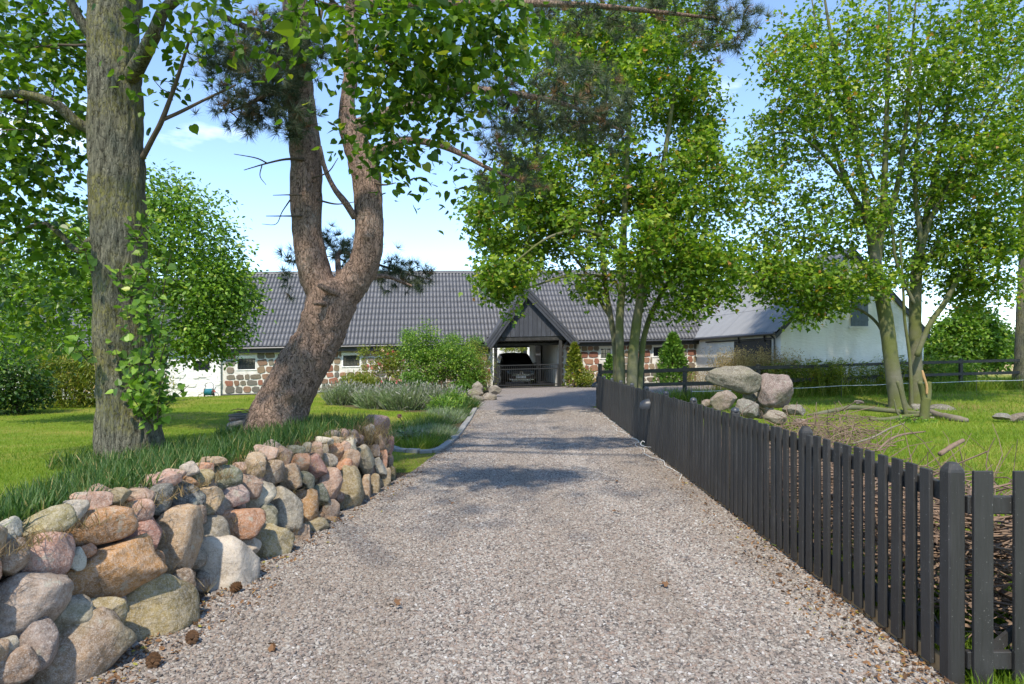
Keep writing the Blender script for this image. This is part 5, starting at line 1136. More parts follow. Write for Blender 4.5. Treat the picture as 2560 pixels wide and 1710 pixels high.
scatter('needles', pp, rng.normal(size=pp.shape), rng.uniform(.12, .18, len(pp)), T_TUFT, 'needle', PT, dd, rng)

# ---------------------------------------------------------------- sycamores
BS = MAT['bark_syc']
def fruit(tree, tips, P_, rng, share=.35):
    t = tips[rng.random(len(tips)) < share]; C = np.repeat(P_[t], 16, 0) + rng.normal(size=(len(t) * 16, 3)) * .09; C[:, 2] -= .06
    scatter('seed_clusters', C, rng.normal(size=C.shape), rng.uniform(.035, .055, len(C)), T_OVAL, MAT['weed_key'], tree, np.array((0, 0, -1.)) + .5 * rng.normal(size=C.shape), rng)
MAT['weed_key'] = leafmat('sycamore_keys', [(0, (.16, .09, .03)), (.6, (.28, .16, .06)), (1, (.3, .24, .08))], .35, .6)
YM = 19.6; b = U(1560, 1030, YM); MT = thing('sycamore_tree', 'leafy multi-stemmed sycamore at the far end of the picket fence', 'tree', (b[0], b[1], gz_(b[0], b[1])))
S = Skeleton(); g0 = gz_(b[0], b[1]) - .1
def stem(S, T, pts, nm='stem', n=22, sides=16): return limb(S, T, nm, pts, BS, n, sides, .06)
def base(px, Y, r): x = (px - 1280) * Y / F; return (x, Y, gz_(x, Y) - .1, r)
stem(S, MT, [base(1541, 19.6, .1), UP(1538, 880, 19.6, .08), UP(1528, 800, 19.6, .078), UP(1515, 720, 19.7, .075), UP(1500, 560, 19.8, .065), UP(1480, 350, 20, .05), UP(1470, 150, 20, .035), UP(1460, -60, 20, .02)], 'trunk')
stem(S, MT, [base(1556, 19.3, .15), UP(1551, 900, 19.3, .125), UP(1549, 800, 19.3, .115), UP(1556, 700, 19.2, .105), UP(1560, 560, 19.1, .09), UP(1570, 350, 19, .065), UP(1580, 120, 19, .055), UP(1590, -120, 19, .02)])
stem(S, MT, [base(1577, 19.2, .18), UP(1582, 900, 19.2, .15), UP(1590, 820, 19.2, .135), UP(1602, 740, 19.1, .115), UP(1625, 600, 19, .085), UP(1660, 400, 18.8, .07), UP(1690, 200, 18.7, .04)])
stem(S, MT, [base(1592, 19.5, .11), UP(1605, 880, 19.6, .085), UP(1616, 820, 19.8, .08), UP(1640, 760, 20, .07), UP(1690, 680, 20.4, .07), UP(1760, 600, 20.8, .04)])
stem(S, MT, [UP(1530, 800, 19.7, .06), UP(1500, 750, 19.9, .055), UP(1470, 690, 20.2, .045), UP(1400, 600, 20.6, .035), UP(1300, 500, 21, .02)], 'limb', 14, 10)
stem(S, MT, [UP(1560, 640, 19.1, .06), UP(1480, 580, 18.4, .05), UP(1380, 590, 17.8, .035), UP(1280, 660, 17.4, .02)], 'limb', 14, 10)
stem(S, MT, [UP(1530, 690, 19.8, .05), UP(1420, 690, 18.5, .04), UP(1320, 720, 18, .02)], 'limb', 14, 10)
ee = [img_ell(1500, 330, 240, 260, 19.6, 2.6, 2.6), img_ell(1600, 130, 200, 170, 19.6, 2.4, 1.2), img_ell(1400, 130, 130, 120, 19.8, 2, .5), img_ell(1310, 520, 140, 140, 19.8, 2, 1.4), img_ell(1520, 620, 230, 130, 19.2, 2.4, 1.9), img_ell(1720, 690, 150, 110, 19.5, 2, 1.1), img_ell(1680, 480, 150, 150, 19.5, 2, 1.2), img_ell(1730, 300, 80, 130, 19.5, 1.4, .5), img_ell(1270, 690, 95, 45, 17.6, .9, .5), img_ell(1310, 770, 40, 30, 17.4, .5, .14), img_ell(1230, 540, 60, 90, 19, 1.2, .3), (3.6, 19.6, 12.2, 2.6, 2.6, 2, .7)]
tm = ell_targets(ee, 1550, rng, noisecut=-.42, ns=.9, seed=3); pxm, pym = 1280 + tm[:, 0] / tm[:, 1] * F, HOR + (EYE - tm[:, 2]) / tm[:, 1] * F
tm = tm[~((pxm > 1290) & (pxm < 1440) & (pym > 690))]     # the crown opens over the porch
tips = np.array(S.attract(tm, 2.2, .4)); r = S.radii(.004); S.twigs('twigs', BS, MT, r, 4); P_ = np.array(S.P)
pos, nm, al = leaf_cloud(tips, P_, 34, .21, rng, .5); scatter('crown', pos, nm, rng.uniform(.09, .165, len(pos)), T_MAPLE, 'leaf_syc', MT, al, rng, rng.random(len(pos)) * .95); fruit(MT, tips, P_, rng, .55)

YR = 21.5; RT = thing('sycamore_tree', 'open sycamore with two trunks and a fan of bare pale stems in the paddock', 'tree', (12.5, YR, gz_(12.5, YR)))
S = Skeleton()
stem(S, RT, [base(2248, 21.2, .36), UP(2243, 1000, 21.2, .25), UP(2228, 900, 21.2, .22), UP(2215, 800, 21.2, .21), UP(2200, 720, 21.2, .195), UP(2188, 650, 21.2, .17), UP(2175, 560, 21.2, .13), UP(2155, 450, 21.2, .09), UP(2130, 300, 21.2, .08), UP(2080, 100, 21.2, .05), UP(2050, -80, 21.2, .02)], 'trunk', 30, 24)
stem(S, RT, [base(2292, 22, .33), UP(2291, 1000, 22, .22), UP(2289, 900, 22, .195), UP(2288, 800, 22, .185), UP(2290, 700, 22, .17), UP(2300, 620, 22, .135), UP(2320, 520, 22, .09), UP(2345, 400, 22, .08), UP(2380, 200, 22, .05), UP(2400, 0, 22, .025)], 'trunk', 30, 24)
for pts in ([(2192, 660, .13), (2205, 560, .11), (2212, 430, .09), (2218, 250, .065), (2222, 80, .045), (2228, -120, .02)], [(2180, 580, .1), (2130, 480, .085), (2090, 380, .065), (2070, 250, .05), (2050, 120, .035), (2030, 0, .02)], [(2172, 550, .09), (2100, 440, .06), (2030, 360, .04), (1960, 330, .025), (1890, 350, .012)], [(2200, 600, .1), (2240, 480, .085), (2262, 340, .065), (2275, 180, .05), (2290, 0, .025)],
            [(2300, 640, .1), (2330, 540, .08), (2400, 420, .06), (2460, 300, .045), (2540, 160, .02)], [(2305, 610, .09), (2290, 500, .07), (2290, 380, .055), (2310, 200, .04), (2330, 20, .02)], [(2330, 520, .07), (2420, 440, .05), (2520, 380, .03), (2620, 330, .02)], [(2292, 890, .08), (2325, 810, .085), (2360, 760, .085), (2400, 690, .07), (2450, 630, .05), (2520, 560, .03), (2600, 500, .015)], [(2216, 850, .04), (2190, 805, .045), (2150, 775, .04), (2100, 765, .032), (2050, 755, .025), (1990, 740, .018), (1930, 720, .01)],
            [(2190, 700, .05), (2120, 640, .04), (2040, 600, .03), (1950, 590, .015)], [(2285, 760, .06), (2240, 650, .05), (2225, 540, .04), (2160, 380, .03), (2120, 200, .02)], [(2290, 700, .07), (2350, 600, .05), (2420, 560, .035), (2510, 520, .02)], [(2250, 420, .05), (2320, 300, .04), (2390, 180, .03), (2480, 20, .015)], [(2130, 330, .04), (2010, 230, .03), (1930, 170, .02), (1880, 130, .01)], [(2280, 1030, .055), (2275, 900, .05), (2262, 800, .045), (2258, 720, .04), (2250, 600, .025)]):
    dpt = rng.uniform(-1.2, 1.2); m_ = len(pts); stem(S, RT, [UP(x, y, 21.5 + dpt * k / m_, r_) for k, (x, y, r_) in enumerate(pts)], 'stem', 18, 10)
ee = [img_ell(2190, 170, 270, 190, 21.5, 3, 1.5), img_ell(2040, 330, 160, 160, 21.5, 2.6, .95), img_ell(2330, 320, 230, 190, 21.5, 3, 1.4), img_ell(2060, 560, 130, 120, 21.5, 2.2, .75), img_ell(2460, 450, 140, 240, 21.5, 2.6, 1.2), img_ell(2380, 640, 170, 90, 22, 2, .9), img_ell(1960, 690, 120, 60, 20.6, 1.2, .6), img_ell(2120, 700, 110, 50, 21, 1.5, .35), img_ell(2480, 720, 90, 70, 22, 1.6, .45), img_ell(1960, 190, 90, 120, 21, 1.8, .5), img_ell(1890, 470, 70, 130, 21, 1.4, .35), img_ell(1880, 640, 90, 70, 20.8, 1.2, .4), img_ell(2040, 770, 80, 30, 20.8, .6, .16), img_ell(2480, 90, 150, 130, 21.5, 2.4, .9), img_ell(2520, 620, 90, 130, 21.5, 2, .6), img_ell(2250, 520, 200, 100, 22.5, 2, .6), (12.5, 21.5, 13.2, 4, 3.4, 2.2, .7), (17.2, 21.5, 9, 2, 3, 4, .8)]
tips = np.array(S.attract(ell_targets(ee, 1420, rng, noisecut=-.38, ns=.7, seed=8), 2.4, .4)); r = S.radii(.004); S.twigs('twigs', BS, RT, r, 4); P_ = np.array(S.P)
pos, nm, al = leaf_cloud(tips, P_, 36, .25, rng, .5); scatter('crown', pos, nm, rng.uniform(.09, .165, len(pos)), T_MAPLE, 'leaf_syc', RT, al, rng, rng.random(len(pos)) * .95); fruit(RT, tips, P_, rng, .55)
# trunk at the picture's right edge
x0 = (2556 - 1280) * 27.2 / F; ET = thing('ash_tree', 'grey barked tree trunk by the last post of the rail fence', 'tree', (x0, 27.2, gz_(x0, 27.2)))
pth = [(x0, 27.2, gz_(x0, 27.2) - .1, .36), UP(2556, 900, 27.2, .27), UP(2560, 760, 27.2, .24), UP(2566, 600, 27.2, .22), UP(2575, 300, 27.2, .16), UP(2580, 0, 27.2, .08)]
wood('trunk', pth, 60, BL, ET, 24, .06, 2, .2, .02); S = Skeleton(); S.path(pth, 20)
tips = np.array(S.attract(ell_targets([img_ell(2590, 300, 130, 300, 27.2, 2, 1)], 160, rng), 5, .6)); r = S.radii(.006); S.twigs('twigs', br, ET, r, 4); pos, nm, al = leaf_cloud(tips, np.array(S.P), 30, .32, rng, .5)
scatter('crown', pos, nm, rng.uniform(.09, .14, len(pos)), T_OVAL, 'leaf_syc', ET, al, rng, rng.random(len(pos)) * .9)

# ---------------------------------------------------------------- shrubs and bushy trees built the same way
def shrub(name, label, cat, px, Y, ells, n, per, sig, T, size, mat, stems=4, h=1.0, droop=.3, minz=None, tip=.004, noisecut=None, up=False):
    x = (px - 1280) * Y / F; z = gz_(x, Y); t = thing(name, label, cat, (x, Y, z)); S = Skeleton(); zz = z - .05
    for k in range(stems):
        a = rng.uniform(0, 6.28); q = rng.uniform(.05, .25) * h; pts = [(x + .08 * math.cos(a), Y + .08 * math.sin(a), zz, .05 * h ** .5), (x + q * math.cos(a) * .6, Y + q * math.sin(a) * .6, zz + .35 * h, .035 * h ** .5), (x + q * 1.6 * math.cos(a), Y + q * 1.6 * math.sin(a), zz + .8 * h, .015 * h ** .5)]
        wood('stem', pts, 16, br, t, 8, .1, 4); S.path(pts, 8)
    tips = np.array(S.attract(ell_targets(ells, n, rng, noisecut=noisecut, ns=1.1, seed=4), minz, .3)); r = S.radii(tip); S.twigs('twigs', br, t, r, 4)
    pos, nm, al = leaf_cloud(tips, np.array(S.P), per, sig, rng, droop)
    if up: al = al * .4 + np.array((0, 0, 1.))
    pos[:, 2] = np.maximum(pos[:, 2], z + .02)
    scatter('foliage', pos, nm, rng.uniform(size * .7, size * 1.3, len(pos)), T, mat, t, al, rng)
    return t
shrub('hornbeam_tree', 'broad bushy young tree with bright green leaves in front of the barn end', 'tree', 370, 15.5, [img_ell(480, 650, 120, 190, 15.5, 1.5, 1.6), img_ell(560, 740, 70, 120, 15.3, 1.1, .8), img_ell(330, 680, 150, 220, 15.8, 1.6, 1.5), img_ell(150, 700, 150, 180, 16.2, 1.5, 1.4), img_ell(20, 760, 100, 150, 16.5, 1.4, .7), img_ell(480, 850, 100, 50, 15.2, 1, .5), img_ell(420, 500, 60, 70, 15.5, .9, .3)], 900, 42, .2, T_OVAL, .1, 'leaf_bush', 4, 2.2, .4, .9)
shrub('evergreen_shrub', 'dark glossy shrub at the lawn edge under the lime branches', 'shrub', 40, 20, [img_ell(40, 960, 60, 80, 20, 1, 1), img_ell(-60, 930, 80, 110, 20, 1, 1)], 170, 45, .2, T_OVAL, .11, 'leaf_dark', 4, .9)
shrub('thicket', 'olive thicket of thin upright shoots along the back of the lawn', 'shrub', 160, 23, [img_ell(150, 950, 90, 75, 23, 1, 1.3), img_ell(250, 970, 60, 70, 23.5, 1, .7), img_ell(330, 960, 80, 70, 24, 1, .7)], 260, 40, .22, T_LANCE, .17, 'leaf_yellow', 5, 1, .2, up=True)
shrub('hedge_bush', 'dark hedge bush behind the olive thicket', 'shrub', 200, 26, [img_ell(120, 900, 130, 70, 26, 1.2, 1), img_ell(300, 920, 110, 60, 26, 1.2, .8), img_ell(0, 880, 90, 90, 26, 1, .7)], 240, 40, .3, T_OVAL, .15, 'leaf_dark', 5, 1.4)
shrub('viburnum_shrub', 'large rounded light green shrub in the bed left of the gate', 'shrub', 1080, 28.5, [img_ell(1075, 905, 75, 60, 28.5, .9, 1.3), img_ell(1070, 830, 28, 30, 28.5, .4, .25), img_ell(1035, 880, 45, 45, 28.3, .6, .5), img_ell(1130, 895, 70, 55, 28.5, .9, 1), img_ell(1160, 920, 50, 50, 28.5, .8, .6)], 420, 34, .14, T_OVAL, .085, 'leaf_bush', 7, 1.2, .2)
shrub('golden_willow', 'yellow-green feathery shrub leaning on the porch post', 'shrub', 1195, 29.5, [img_ell(1200, 920, 28, 55, 29.5, .5, 1), img_ell(1175, 945, 35, 35, 29.2, .5, .7), img_ell(1185, 880, 25, 30, 29.5, .4, .3)], 190, 30, .14, T_LANCE, .12, 'leaf_yellow', 4, 1, .7)
shrub('weeping_cedar', 'grey-green weeping conifer behind the large light green shrub', 'shrub', 1110, 30.8, [img_ell(1022, 850, 22, 35, 30.8, .4, .5), img_ell(1130, 855, 22, 30, 30.8, .4, .5), img_ell(1185, 860, 25, 28, 30.8, .4, .6), img_ell(1040, 950, 45, 25, 27.6, .4, .7), img_ell(1170, 965, 40, 22, 28, .4, .6)], 200, 26, .12, T_LANCE, .16, 'conifer', 3, 1.6, 1.4)
shrub('rose_bush', 'loose climbing rose bush with pink flowers against the barn wall', 'shrub', 960, 29, [img_ell(965, 900, 30, 40, 29, .5, 1), img_ell(925, 930, 25, 35, 29.3, .4, .6), img_ell(990, 920, 25, 40, 28.7, .4, .6), img_ell(910, 890, 12, 25, 29.5, .2, .2)], 160, 20, .13, T_OVAL, .085, 'leaf_yellow', 4, 1.2)
shrub('pieris_shrub', 'low shrub with yellow-green whorled leaves beside the lavender', 'shrub', 905, 26.5, [img_ell(885, 955, 30, 18, 26.5, .4, 1), img_ell(915, 960, 28, 20, 26.3, .4, 1)], 110, 28, .12, T_LANCE, .13, 'leaf_yellow', 4, .4, 0, up=True)
shrub('low_rose', 'dark-leaved low rose bush with pale blooms behind the lavender', 'shrub', 990, 25.5, [img_ell(965, 968, 40, 15, 25.5, .4, 1), img_ell(1010, 965, 30, 14, 25.5, .4, .8)], 110, 24, .1, T_OVAL, .07, 'leaf_dark', 4, .4)
def blooms(owner, pts, mat='petal', size=.05, name='blooms'):
    P = []; 
    for (px, py, Y) in pts: P += [U(px, py, Y) + rng.normal(size=3) * .02 for _ in range(14)]
    P = np.array(P); scatter(name, P, rng.normal(size=P.shape), rng.uniform(size * .8, size * 1.3, len(P)), T_OVAL, mat, owner, None, rng, np.repeat(rng.random(len(pts)), 14))
ob = lambda n: bpy.data.objects[n]
blooms(ob('rose_bush'), [(921, 915, 28.7), (929, 919, 28.7), (948, 911, 28.5), (955, 915, 28.5), (957, 877, 28.6), (983, 878, 28.5), (970, 885, 28.4)], 'petal', .07)
blooms(ob('low_rose'), [(954, 955, 25), (992, 955, 25), (1015, 963, 24.8), (944, 964, 25), (1000, 950, 25)], 'petal', .06)
def conifer(name, label, px, Y, wpx, ytop, mat, n=900, size=.2):
    x = (px - 1280) * Y / F; z = gz_(x, Y); hh = U(px, ytop, Y)[2] - z; R0 = wpx / 2 * Y / F; t = thing(name, label, 'shrub', (x, Y, z))
    wood('trunk', [(x, Y, z - .05, .06), (x, Y, z + hh * .5, .04), (x, Y, z + hh * .95, .01)], 12, br, t, 8)
    f = rng.random(n) ** .8; a = rng.uniform(0, 6.28, n); rr = R0 * (1 - f) ** .75 * rng.uniform(.45, 1.08, n) * (1 + .2 * np.sin(a * 3 + f * 9)); P = np.stack([x + rr * np.cos(a), Y + rr * np.sin(a), z + .03 + hh * f], -1)
    out = np.stack([np.cos(a), np.sin(a), np.full(n, .55)], -1) + .35 * rng.normal(size=(n, 3)); nm = np.stack([np.cos(a), np.sin(a), np.full(n, -.8)], -1) + .9 * rng.normal(size=(n, 3))
    scatter('foliage', P, nm, rng.uniform(size * .6, size * 1.3, n), T_SPRAY, mat, t, out, rng); return t
conifer('conifer', 'bright green conical thuja against the stone wall by the white house', 1682, 32.3, 92, 838, 'conifer', 2600, .2)
conifer('conifer', 'yellow-green column conifer beside the right gate post', 1436, 32.3, 56, 862, 'leaf_yellow', 1500, .17)
conifer('conifer', 'small green conifer half hidden behind the sycamore stems', 1524, 32.3, 40, 890, 'conifer', 700, .16)
shrub('box_shrub', 'little autumn-tinted shrub at the foot of the column conifer', 'shrub', 1462, 32, [img_ell(1462, 950, 22, 14, 32, .4, 1), img_ell(1470, 930, 10, 12, 32.2, .2, .3)], 60, 24, .12, T_OVAL, .09, 'leaf_yellow', 3, .4)
shrub('laurel_bush', 'dense dark green laurel bush right of the white gable', 'shrub', 2420, 31, [img_ell(2400, 850, 85, 65, 31, 1.2, 1.3), img_ell(2470, 860, 55, 60, 31, 1, .8), img_ell(2370, 900, 60, 40, 30.5, .9, .6), img_ell(2430, 800, 50, 40, 31, .9, .5)], 420, 34, .24, T_OVAL, .19, 'leaf_bush', 6, 1.6, .5)
# apple tree in the courtyard
shrub('apple_tree', 'small apple tree in the courtyard beyond the parked car', 'tree', 1285, 47, [img_ell(1275, 868, 22, 10, 47, .8, 1), img_ell(1300, 866, 16, 14, 47, .8, .8)], 70, 26, .16, T_OVAL, .1, 'leaf_yellow', 2, 1.6, .3, .8)
# ---------------------------------------------------------------- lavender, bed plants, weeds
def tussock(name, label, cat, px, Y, rx, ry, h, n, mat, out=.7, width=1.0, group=None, rndmap=None):
    x = (px - 1280) * Y / F; t = thing(name, label, cat, (x, Y, gz_(x, Y)), group); a = rng.uniform(0, 6.28, n); rr = rng.random(n) ** .5
    X, Yy = x + rx * rr * np.cos(a), Y + ry * rr * np.sin(a); P = np.stack([X, Yy, H(X, Yy) - .01 + .25 * h * (1 - rr ** 2)], -1); up = np.stack([out * rr * np.cos(a), out * rr * np.sin(a), np.full(n, 1.)], -1) + .16 * rng.normal(size=(n, 3))
    scatter('stalks', P, rng.normal(size=(n, 3)) * (1, 1, .2), rng.uniform(.55, 1.05, n) * h, T_BLADE, mat, t, up, rng, None, width)
    return t
def lavender(px, Y, rx, ry, h, n, label):
    t = tussock('lavender', label, 'lavender', px, Y, rx, ry, h, n, 'lavender', .75, .55)
    x = (px - 1280) * Y / F; m_ = n // 7; a = rng.uniform(0, 6.28, m_); rr = rng.random(m_) ** .5; up = nrm(np.stack([.75 * rr * np.cos(a), .75 * rr * np.sin(a), np.full(m_, 1.)], -1) + .12 * rng.normal(size=(m_, 3)))
    X, Yy = x + rx * rr * np.cos(a), Y + ry * rr * np.sin(a); P = np.stack([X, Yy, H(X, Yy) + .25 * h * (1 - rr ** 2)], -1) + up * h * rng.uniform(.8, 1.1, (m_, 1))
    scatter('flower_spikes', P, rng.normal(size=(m_, 3)), rng.uniform(.07, .12, m_), T_LANCE, 'lavender', t, up, rng, rng.uniform(.82, 1, m_), 1.6)['kind'] = 'stuff'
lavender(862, 23.6, .55, .5, .62, 2600, 'grey lavender clump nearest the barn window')
lavender(950, 22.0, .62, .5, .6, 2600, 'lavender clump in the middle of the bed front')
lavender(1020, 21.4, .75, .5, .66, 3200, 'tall spreading lavender clump in front of the light green shrub')
lavender(1100, 21.6, .55, .5, .6, 2200, 'lavender clump next to the kerb-side herbs')
for k, (px, Y, rx, h, mt, lab) in enumerate([(1120, 19.8, .45, .42, 'grass_bank', 'tuft of grassy herbs at the back of the kerb bed'), (1110, 17.2, .45, .36, 'lavender', 'grey-green sage clump in the kerb bed'), (1130, 18.4, .4, .34, 'grass_bank', 'fine green tuft pressing on the kerb'), (1078, 15.4, .42, .3, 'grass_bank', 'low green clump in the middle of the kerb bed'), (1085, 14.0, .45, .26, 'lavender', 'silver-leaved low clump in the kerb bed'), (1030, 13.6, .4, .22, 'lavender', 'silvery mat plant near the kerb corner'), (1040, 12.6, .45, .2, 'grass_lawn', 'low grassy mat at the kerb corner'), (1000, 14.6, .4, .26, 'grass_bank', 'green tuft where the kerb bed meets the lawn'), (1160, 21.5, .4, .4, 'grass_bank', 'grass tuft by the furrowed rock'), (1055, 16.4, .4, .3, 'grass_lawn', 'yellowish tuft on the lawn side of the kerb bed'), (1070, 13.0, .4, .2, 'grass_bank', 'small tuft just behind the granite setts')]):
    tussock('bed_plant', lab, 'plant', px, Y, rx, rx * 1.3, h, 1500, mt, .8, .6)
shrub('salvia', 'leafy herb with pointed grey-green leaves rising from the kerb bed', 'plant', 1120, 18, [img_ell(1110, 1015, 35, 18, 18, .3, 1), img_ell(1140, 995, 25, 16, 19, .3, .6)], 60, 14, .09, T_LANCE, .13, 'leaf_bush', 4, .4, 0, up=True)
shrub('silver_herb', 'silvery leaved herb at the near end of the kerb bed', 'plant', 1030, 12.8, [img_ell(1035, 1095, 22, 14, 12.8, .2, 1)], 36, 12, .07, T_LANCE, .1, 'lavender', 3, .2, 0, up=True)
# the single rose on its tall stem
rb = U(1012, 1110, 12.4); rz = gz_(rb[0], rb[1]); rose = thing('rose', 'single salmon pink rose on a thin stem at the lawn corner', 'flower', (rb[0], rb[1], rz))
hd = U(999, 1042, 12.4); MB().tube(smooth_path([(rb[0], rb[1], rz), tuple(rb * .4 + hd * .6 + (.05, 0, 0)), tuple(hd)], 10), .006, 5).build('stem', MAT['bark_twig'], rose)
P = np.array([hd + nrm(rng.normal(size=3)) * .018 for _ in range(26)]); scatter('petals', P, P - hd, .055, T_OVAL, 'petal', rose, np.array((0, 0, 1.)) + .5 * rng.normal(size=P.shape), rng, rng.uniform(.5, .75, 26))
P = np.array([rb + (hd - rb) * t + rng.normal(size=3) * .04 for t in rng.uniform(.1, .8, 22)]); P[:, 2] = np.maximum(P[:, 2], rz + .03); scatter('leaves', P, rng.normal(size=P.shape) + (0, 0, 1), .07, T_OVAL, 'leaf_dark', rose, None, rng)

def weeds(name, label, cells, n, hh, mat, leafT, lsize, mat2=None, top=.0, nleaf=12, kind='stuff'):
    "a stand of upright stalks with leaves; too many to count"
    st = []; lp = []; ln = []; la = []; pl = []
    for k in range(n):
        x0, x1, y0, y1 = cells[rng.integers(len(cells))]; x, y = rng.uniform(x0, x1), rng.uniform(y0, y1); z = gz_(x, y); h = rng.uniform(.65, 1.1) * hh; d = np.array((.12 * rng.normal(), .12 * rng.normal(), 1)) * h; o = np.array((x, y, z)); st.append((o, d))
        for t in rng.uniform(.12, 1, nleaf): lp.append(o + d * t + rng.normal(size=3) * .03); ln.append(rng.normal(size=3) * .6 + (0, 0, .8)); a = rng.uniform(0, 6.28); la.append((math.cos(a), math.sin(a), .1))
        if top: 
            for _ in range(int(top)): pl.append(o + d * rng.uniform(.6, 1.12) + rng.normal(size=3) * .08)
    O = np.array([s[0] for s in st]); D = np.array([s[1] for s in st]); t = thing(name, label, 'weeds', O[0])
    t['kind'] = kind
    scatter('stalks', O, rng.normal(size=O.shape) * (1, 1, .1), np.linalg.norm(D, axis=1), T_BLADE, mat2 or mat, t, D, rng, None, .35)
    scatter('leaves', np.array(lp), np.array(ln), rng.uniform(lsize * .6, lsize * 1.3, len(lp)), leafT, mat, t, np.array(la), rng)
    if pl: P = np.array(pl); scatter('seed_heads', P, rng.normal(size=P.shape), rng.uniform(.03, .06, len(P)), T_OVAL, mat2 or mat, t, rng.normal(size=P.shape) + (0, 0, .6), rng)
    return t
weeds('dry_weeds', 'tall tan seed-headed weeds behind the rail fence', [(8.4, 11.2, 25.9, 26.5), (8.0, 10.2, 26.2, 28)], 280, 1.5, 'weed_dry', T_LANCE, .13, 'weed_dry', 40)
weeds('nettles', 'tall green nettles along the foot of the white gable', [(10.9, 14.6, 25.4, 26.4), (9.4, 12.2, 25.0, 25.8), (14.4, 16.8, 26.5, 27.8)], 480, 1.25, 'leaf_yellow', T_LANCE, .16, 'leaf_yellow', 0, 24)
weeds('field_weeds', 'green weeds growing round the laurel bush behind the rail fence', [(15.2, 19.5, 28.0, 30)], 320, 1.1, 'leaf_bush', T_LANCE, .16, 'leaf_bush', 0, 20)
weeds('wall_weeds', 'thin pale weeds at the base of the plastered barn corner', [(7.6, 9.1, 29.5, 33)], 60, .8, 'grass_dry', T_LANCE, .09, 'grass_dry', 10)

# ---------------------------------------------------------------- grass
def pts_in(n, x0, x1, y0, y1, ok, near=True):
    out = []
    while sum(map(len, out)) < n:
        m_ = n * 2; y = (1 / rng.uniform(1 / y1, 1 / y0, m_)) if near else rng.uniform(y0, y1, m_); x = rng.uniform(x0, x1, m_) ; k = ok(x, y); out.append(np.stack([x[k], y[k]], -1))
    q = np.concatenate(out)[:n]; return np.c_[q, H(q[:, 0], q[:, 1]) - .004]
onbank = lambda x, y: (x < np.where(y < 9.25, wall_top_x(y) - .02, wall_top_x(9.2) - .35 * (y - 9.25))) & (x > np.where(y < 9.25, wall_top_x(y), wall_top_x(9.2)) - .85 - .35 * np.sin(y * 1.3) - .2 * rng.random(len(x)))
P = pts_in(26000, -4.5, -1.7, 1.6, 11.0, onbank)
tag(grass('long_grass', P, rng.uniform(.09, .22, len(P)), 'grass_bank', None, .35, .75, np.clip(rng.random(len(P)) ** 1.1, 0, .96)), 'long dark grass on the bank top behind the stone wall', 'grass', kind='stuff')
tr_ = lambda x, y: (np.hypot(x + 4.0, y - 7.2) < .75) & (np.hypot(x + 4.0, y - 7.2) > .3) | (np.hypot(x + 3.15, y - 9.2) < .8)
P = pts_in(3500, -5, -2.2, 6, 10.2, tr_, False)
tag(grass('trunk_grass', P, rng.uniform(.08, .2, len(P)), 'grass_bank', None, .35, .8), 'uncut grass around the feet of the lime and the pine', 'grass', kind='stuff')
dry = lambda x, y: (np.abs(x - (wall_top_x(y) + .02)) < .13) & (y < 9.3)
P = pts_in(2600, -3, -1.6, 2.2, 9.3, dry); P[:, 2] = np.maximum(P[:, 2], .68)
tag(grass('dry_grass_fringe', P, rng.uniform(.05, .12, len(P)), 'grass_dry', None, .9, .6), 'straw-coloured dry grass hanging over the top stones', 'grass', kind='stuff')
c0 = U(560 + 1400 * .2424, 960 + 540 * .2424, 8.75); P = c0 + rng.normal(size=(2600, 3)) * (.16, .22, .07); P2 = U(560 + 1310 * .2424, 960 + 800 * .2424, 8.3) + rng.normal(size=(700, 3)) * (.05, .06, .1)
tag(grass('dry_grass_mat', np.vstack([P, P2]), rng.uniform(.07, .15, 3300), 'grass_dry', None, .9, .5), 'mat of brown dry grass spilling over the end of the wall', 'grass', kind='stuff')
gaps = []
for k in range(60):
    i = rng.integers(130, 395); q = FACE.reshape(400, 60, 3)[i, rng.integers(8, 50)]; gaps.append(q + rng.normal(size=(18, 3)) * (.02, .04, .02) + (.02, 0, 0))
G_ = np.concatenate(gaps); tag(grass('wall_gap_grass', G_, rng.uniform(.05, .11, len(G_)), 'grass_dry', None, 1.0, .4), 'wisps of dry grass in the joints of the stone wall', 'grass', kind='stuff')
lawn = lambda x, y: (~bed_mask(x, y)) & (x < np.where(y < 9.3, wall_top_x(y) - .7, np.where(y < 12, drive_left(y) - .35, np.where(y < 22.6, -1.9, -6)))) & (x > -.95 * y - 2)
P = pts_in(75000, -26, -1.3, 4.5, 31, lawn)
tag(grass('lawn_grass', P, rng.uniform(.025, .055, len(P)) * (1 + P[:, 1] * .02), 'grass_lawn', None, .5, 1.0 + P[:, 1] * .06, np.clip(.4 * rng.random(len(P)) + .6 * (fbm(P * .6, 3, 2) * .5 + .5), 0, 1)), 'short mown lawn between the bank and the barn', 'grass', kind='stuff')
pad = lambda x, y: (x > FX(y) + .06) & (x < .8 * y + 2.5) & (np.hypot(x - 12.5, (y - 21.3)) > .8) & (y < np.where(x > 11.9, 25.5 + (x - 11.9) * .17, 22.3 + (x - 3) / 2.6) + .2)
P = pts_in(78000, 2.2, 23, 3, 27.5, pad)
tag(grass('paddock_grass', P, rng.uniform(.05, .12, len(P)) * (1 + P[:, 1] * .012), 'grass_lawn', None, .6, .8 + P[:, 1] * .05, np.clip(.45 * rng.random(len(P)) + .55 * (fbm(P * .7, 3, 5) * .5 + .5), 0, 1)), 'rough paddock grass behind the picket fence', 'grass', kind='stuff')
rails_ = lambda x, y: (np.abs(y - np.where(x > 11.9, 25.7 + (x - 11.9) * .17, 22.3 + (x - 3) / 2.6)) < .5) & (x > 5)
P = pts_in(9000, 4, 24, 22, 29, rails_, False)
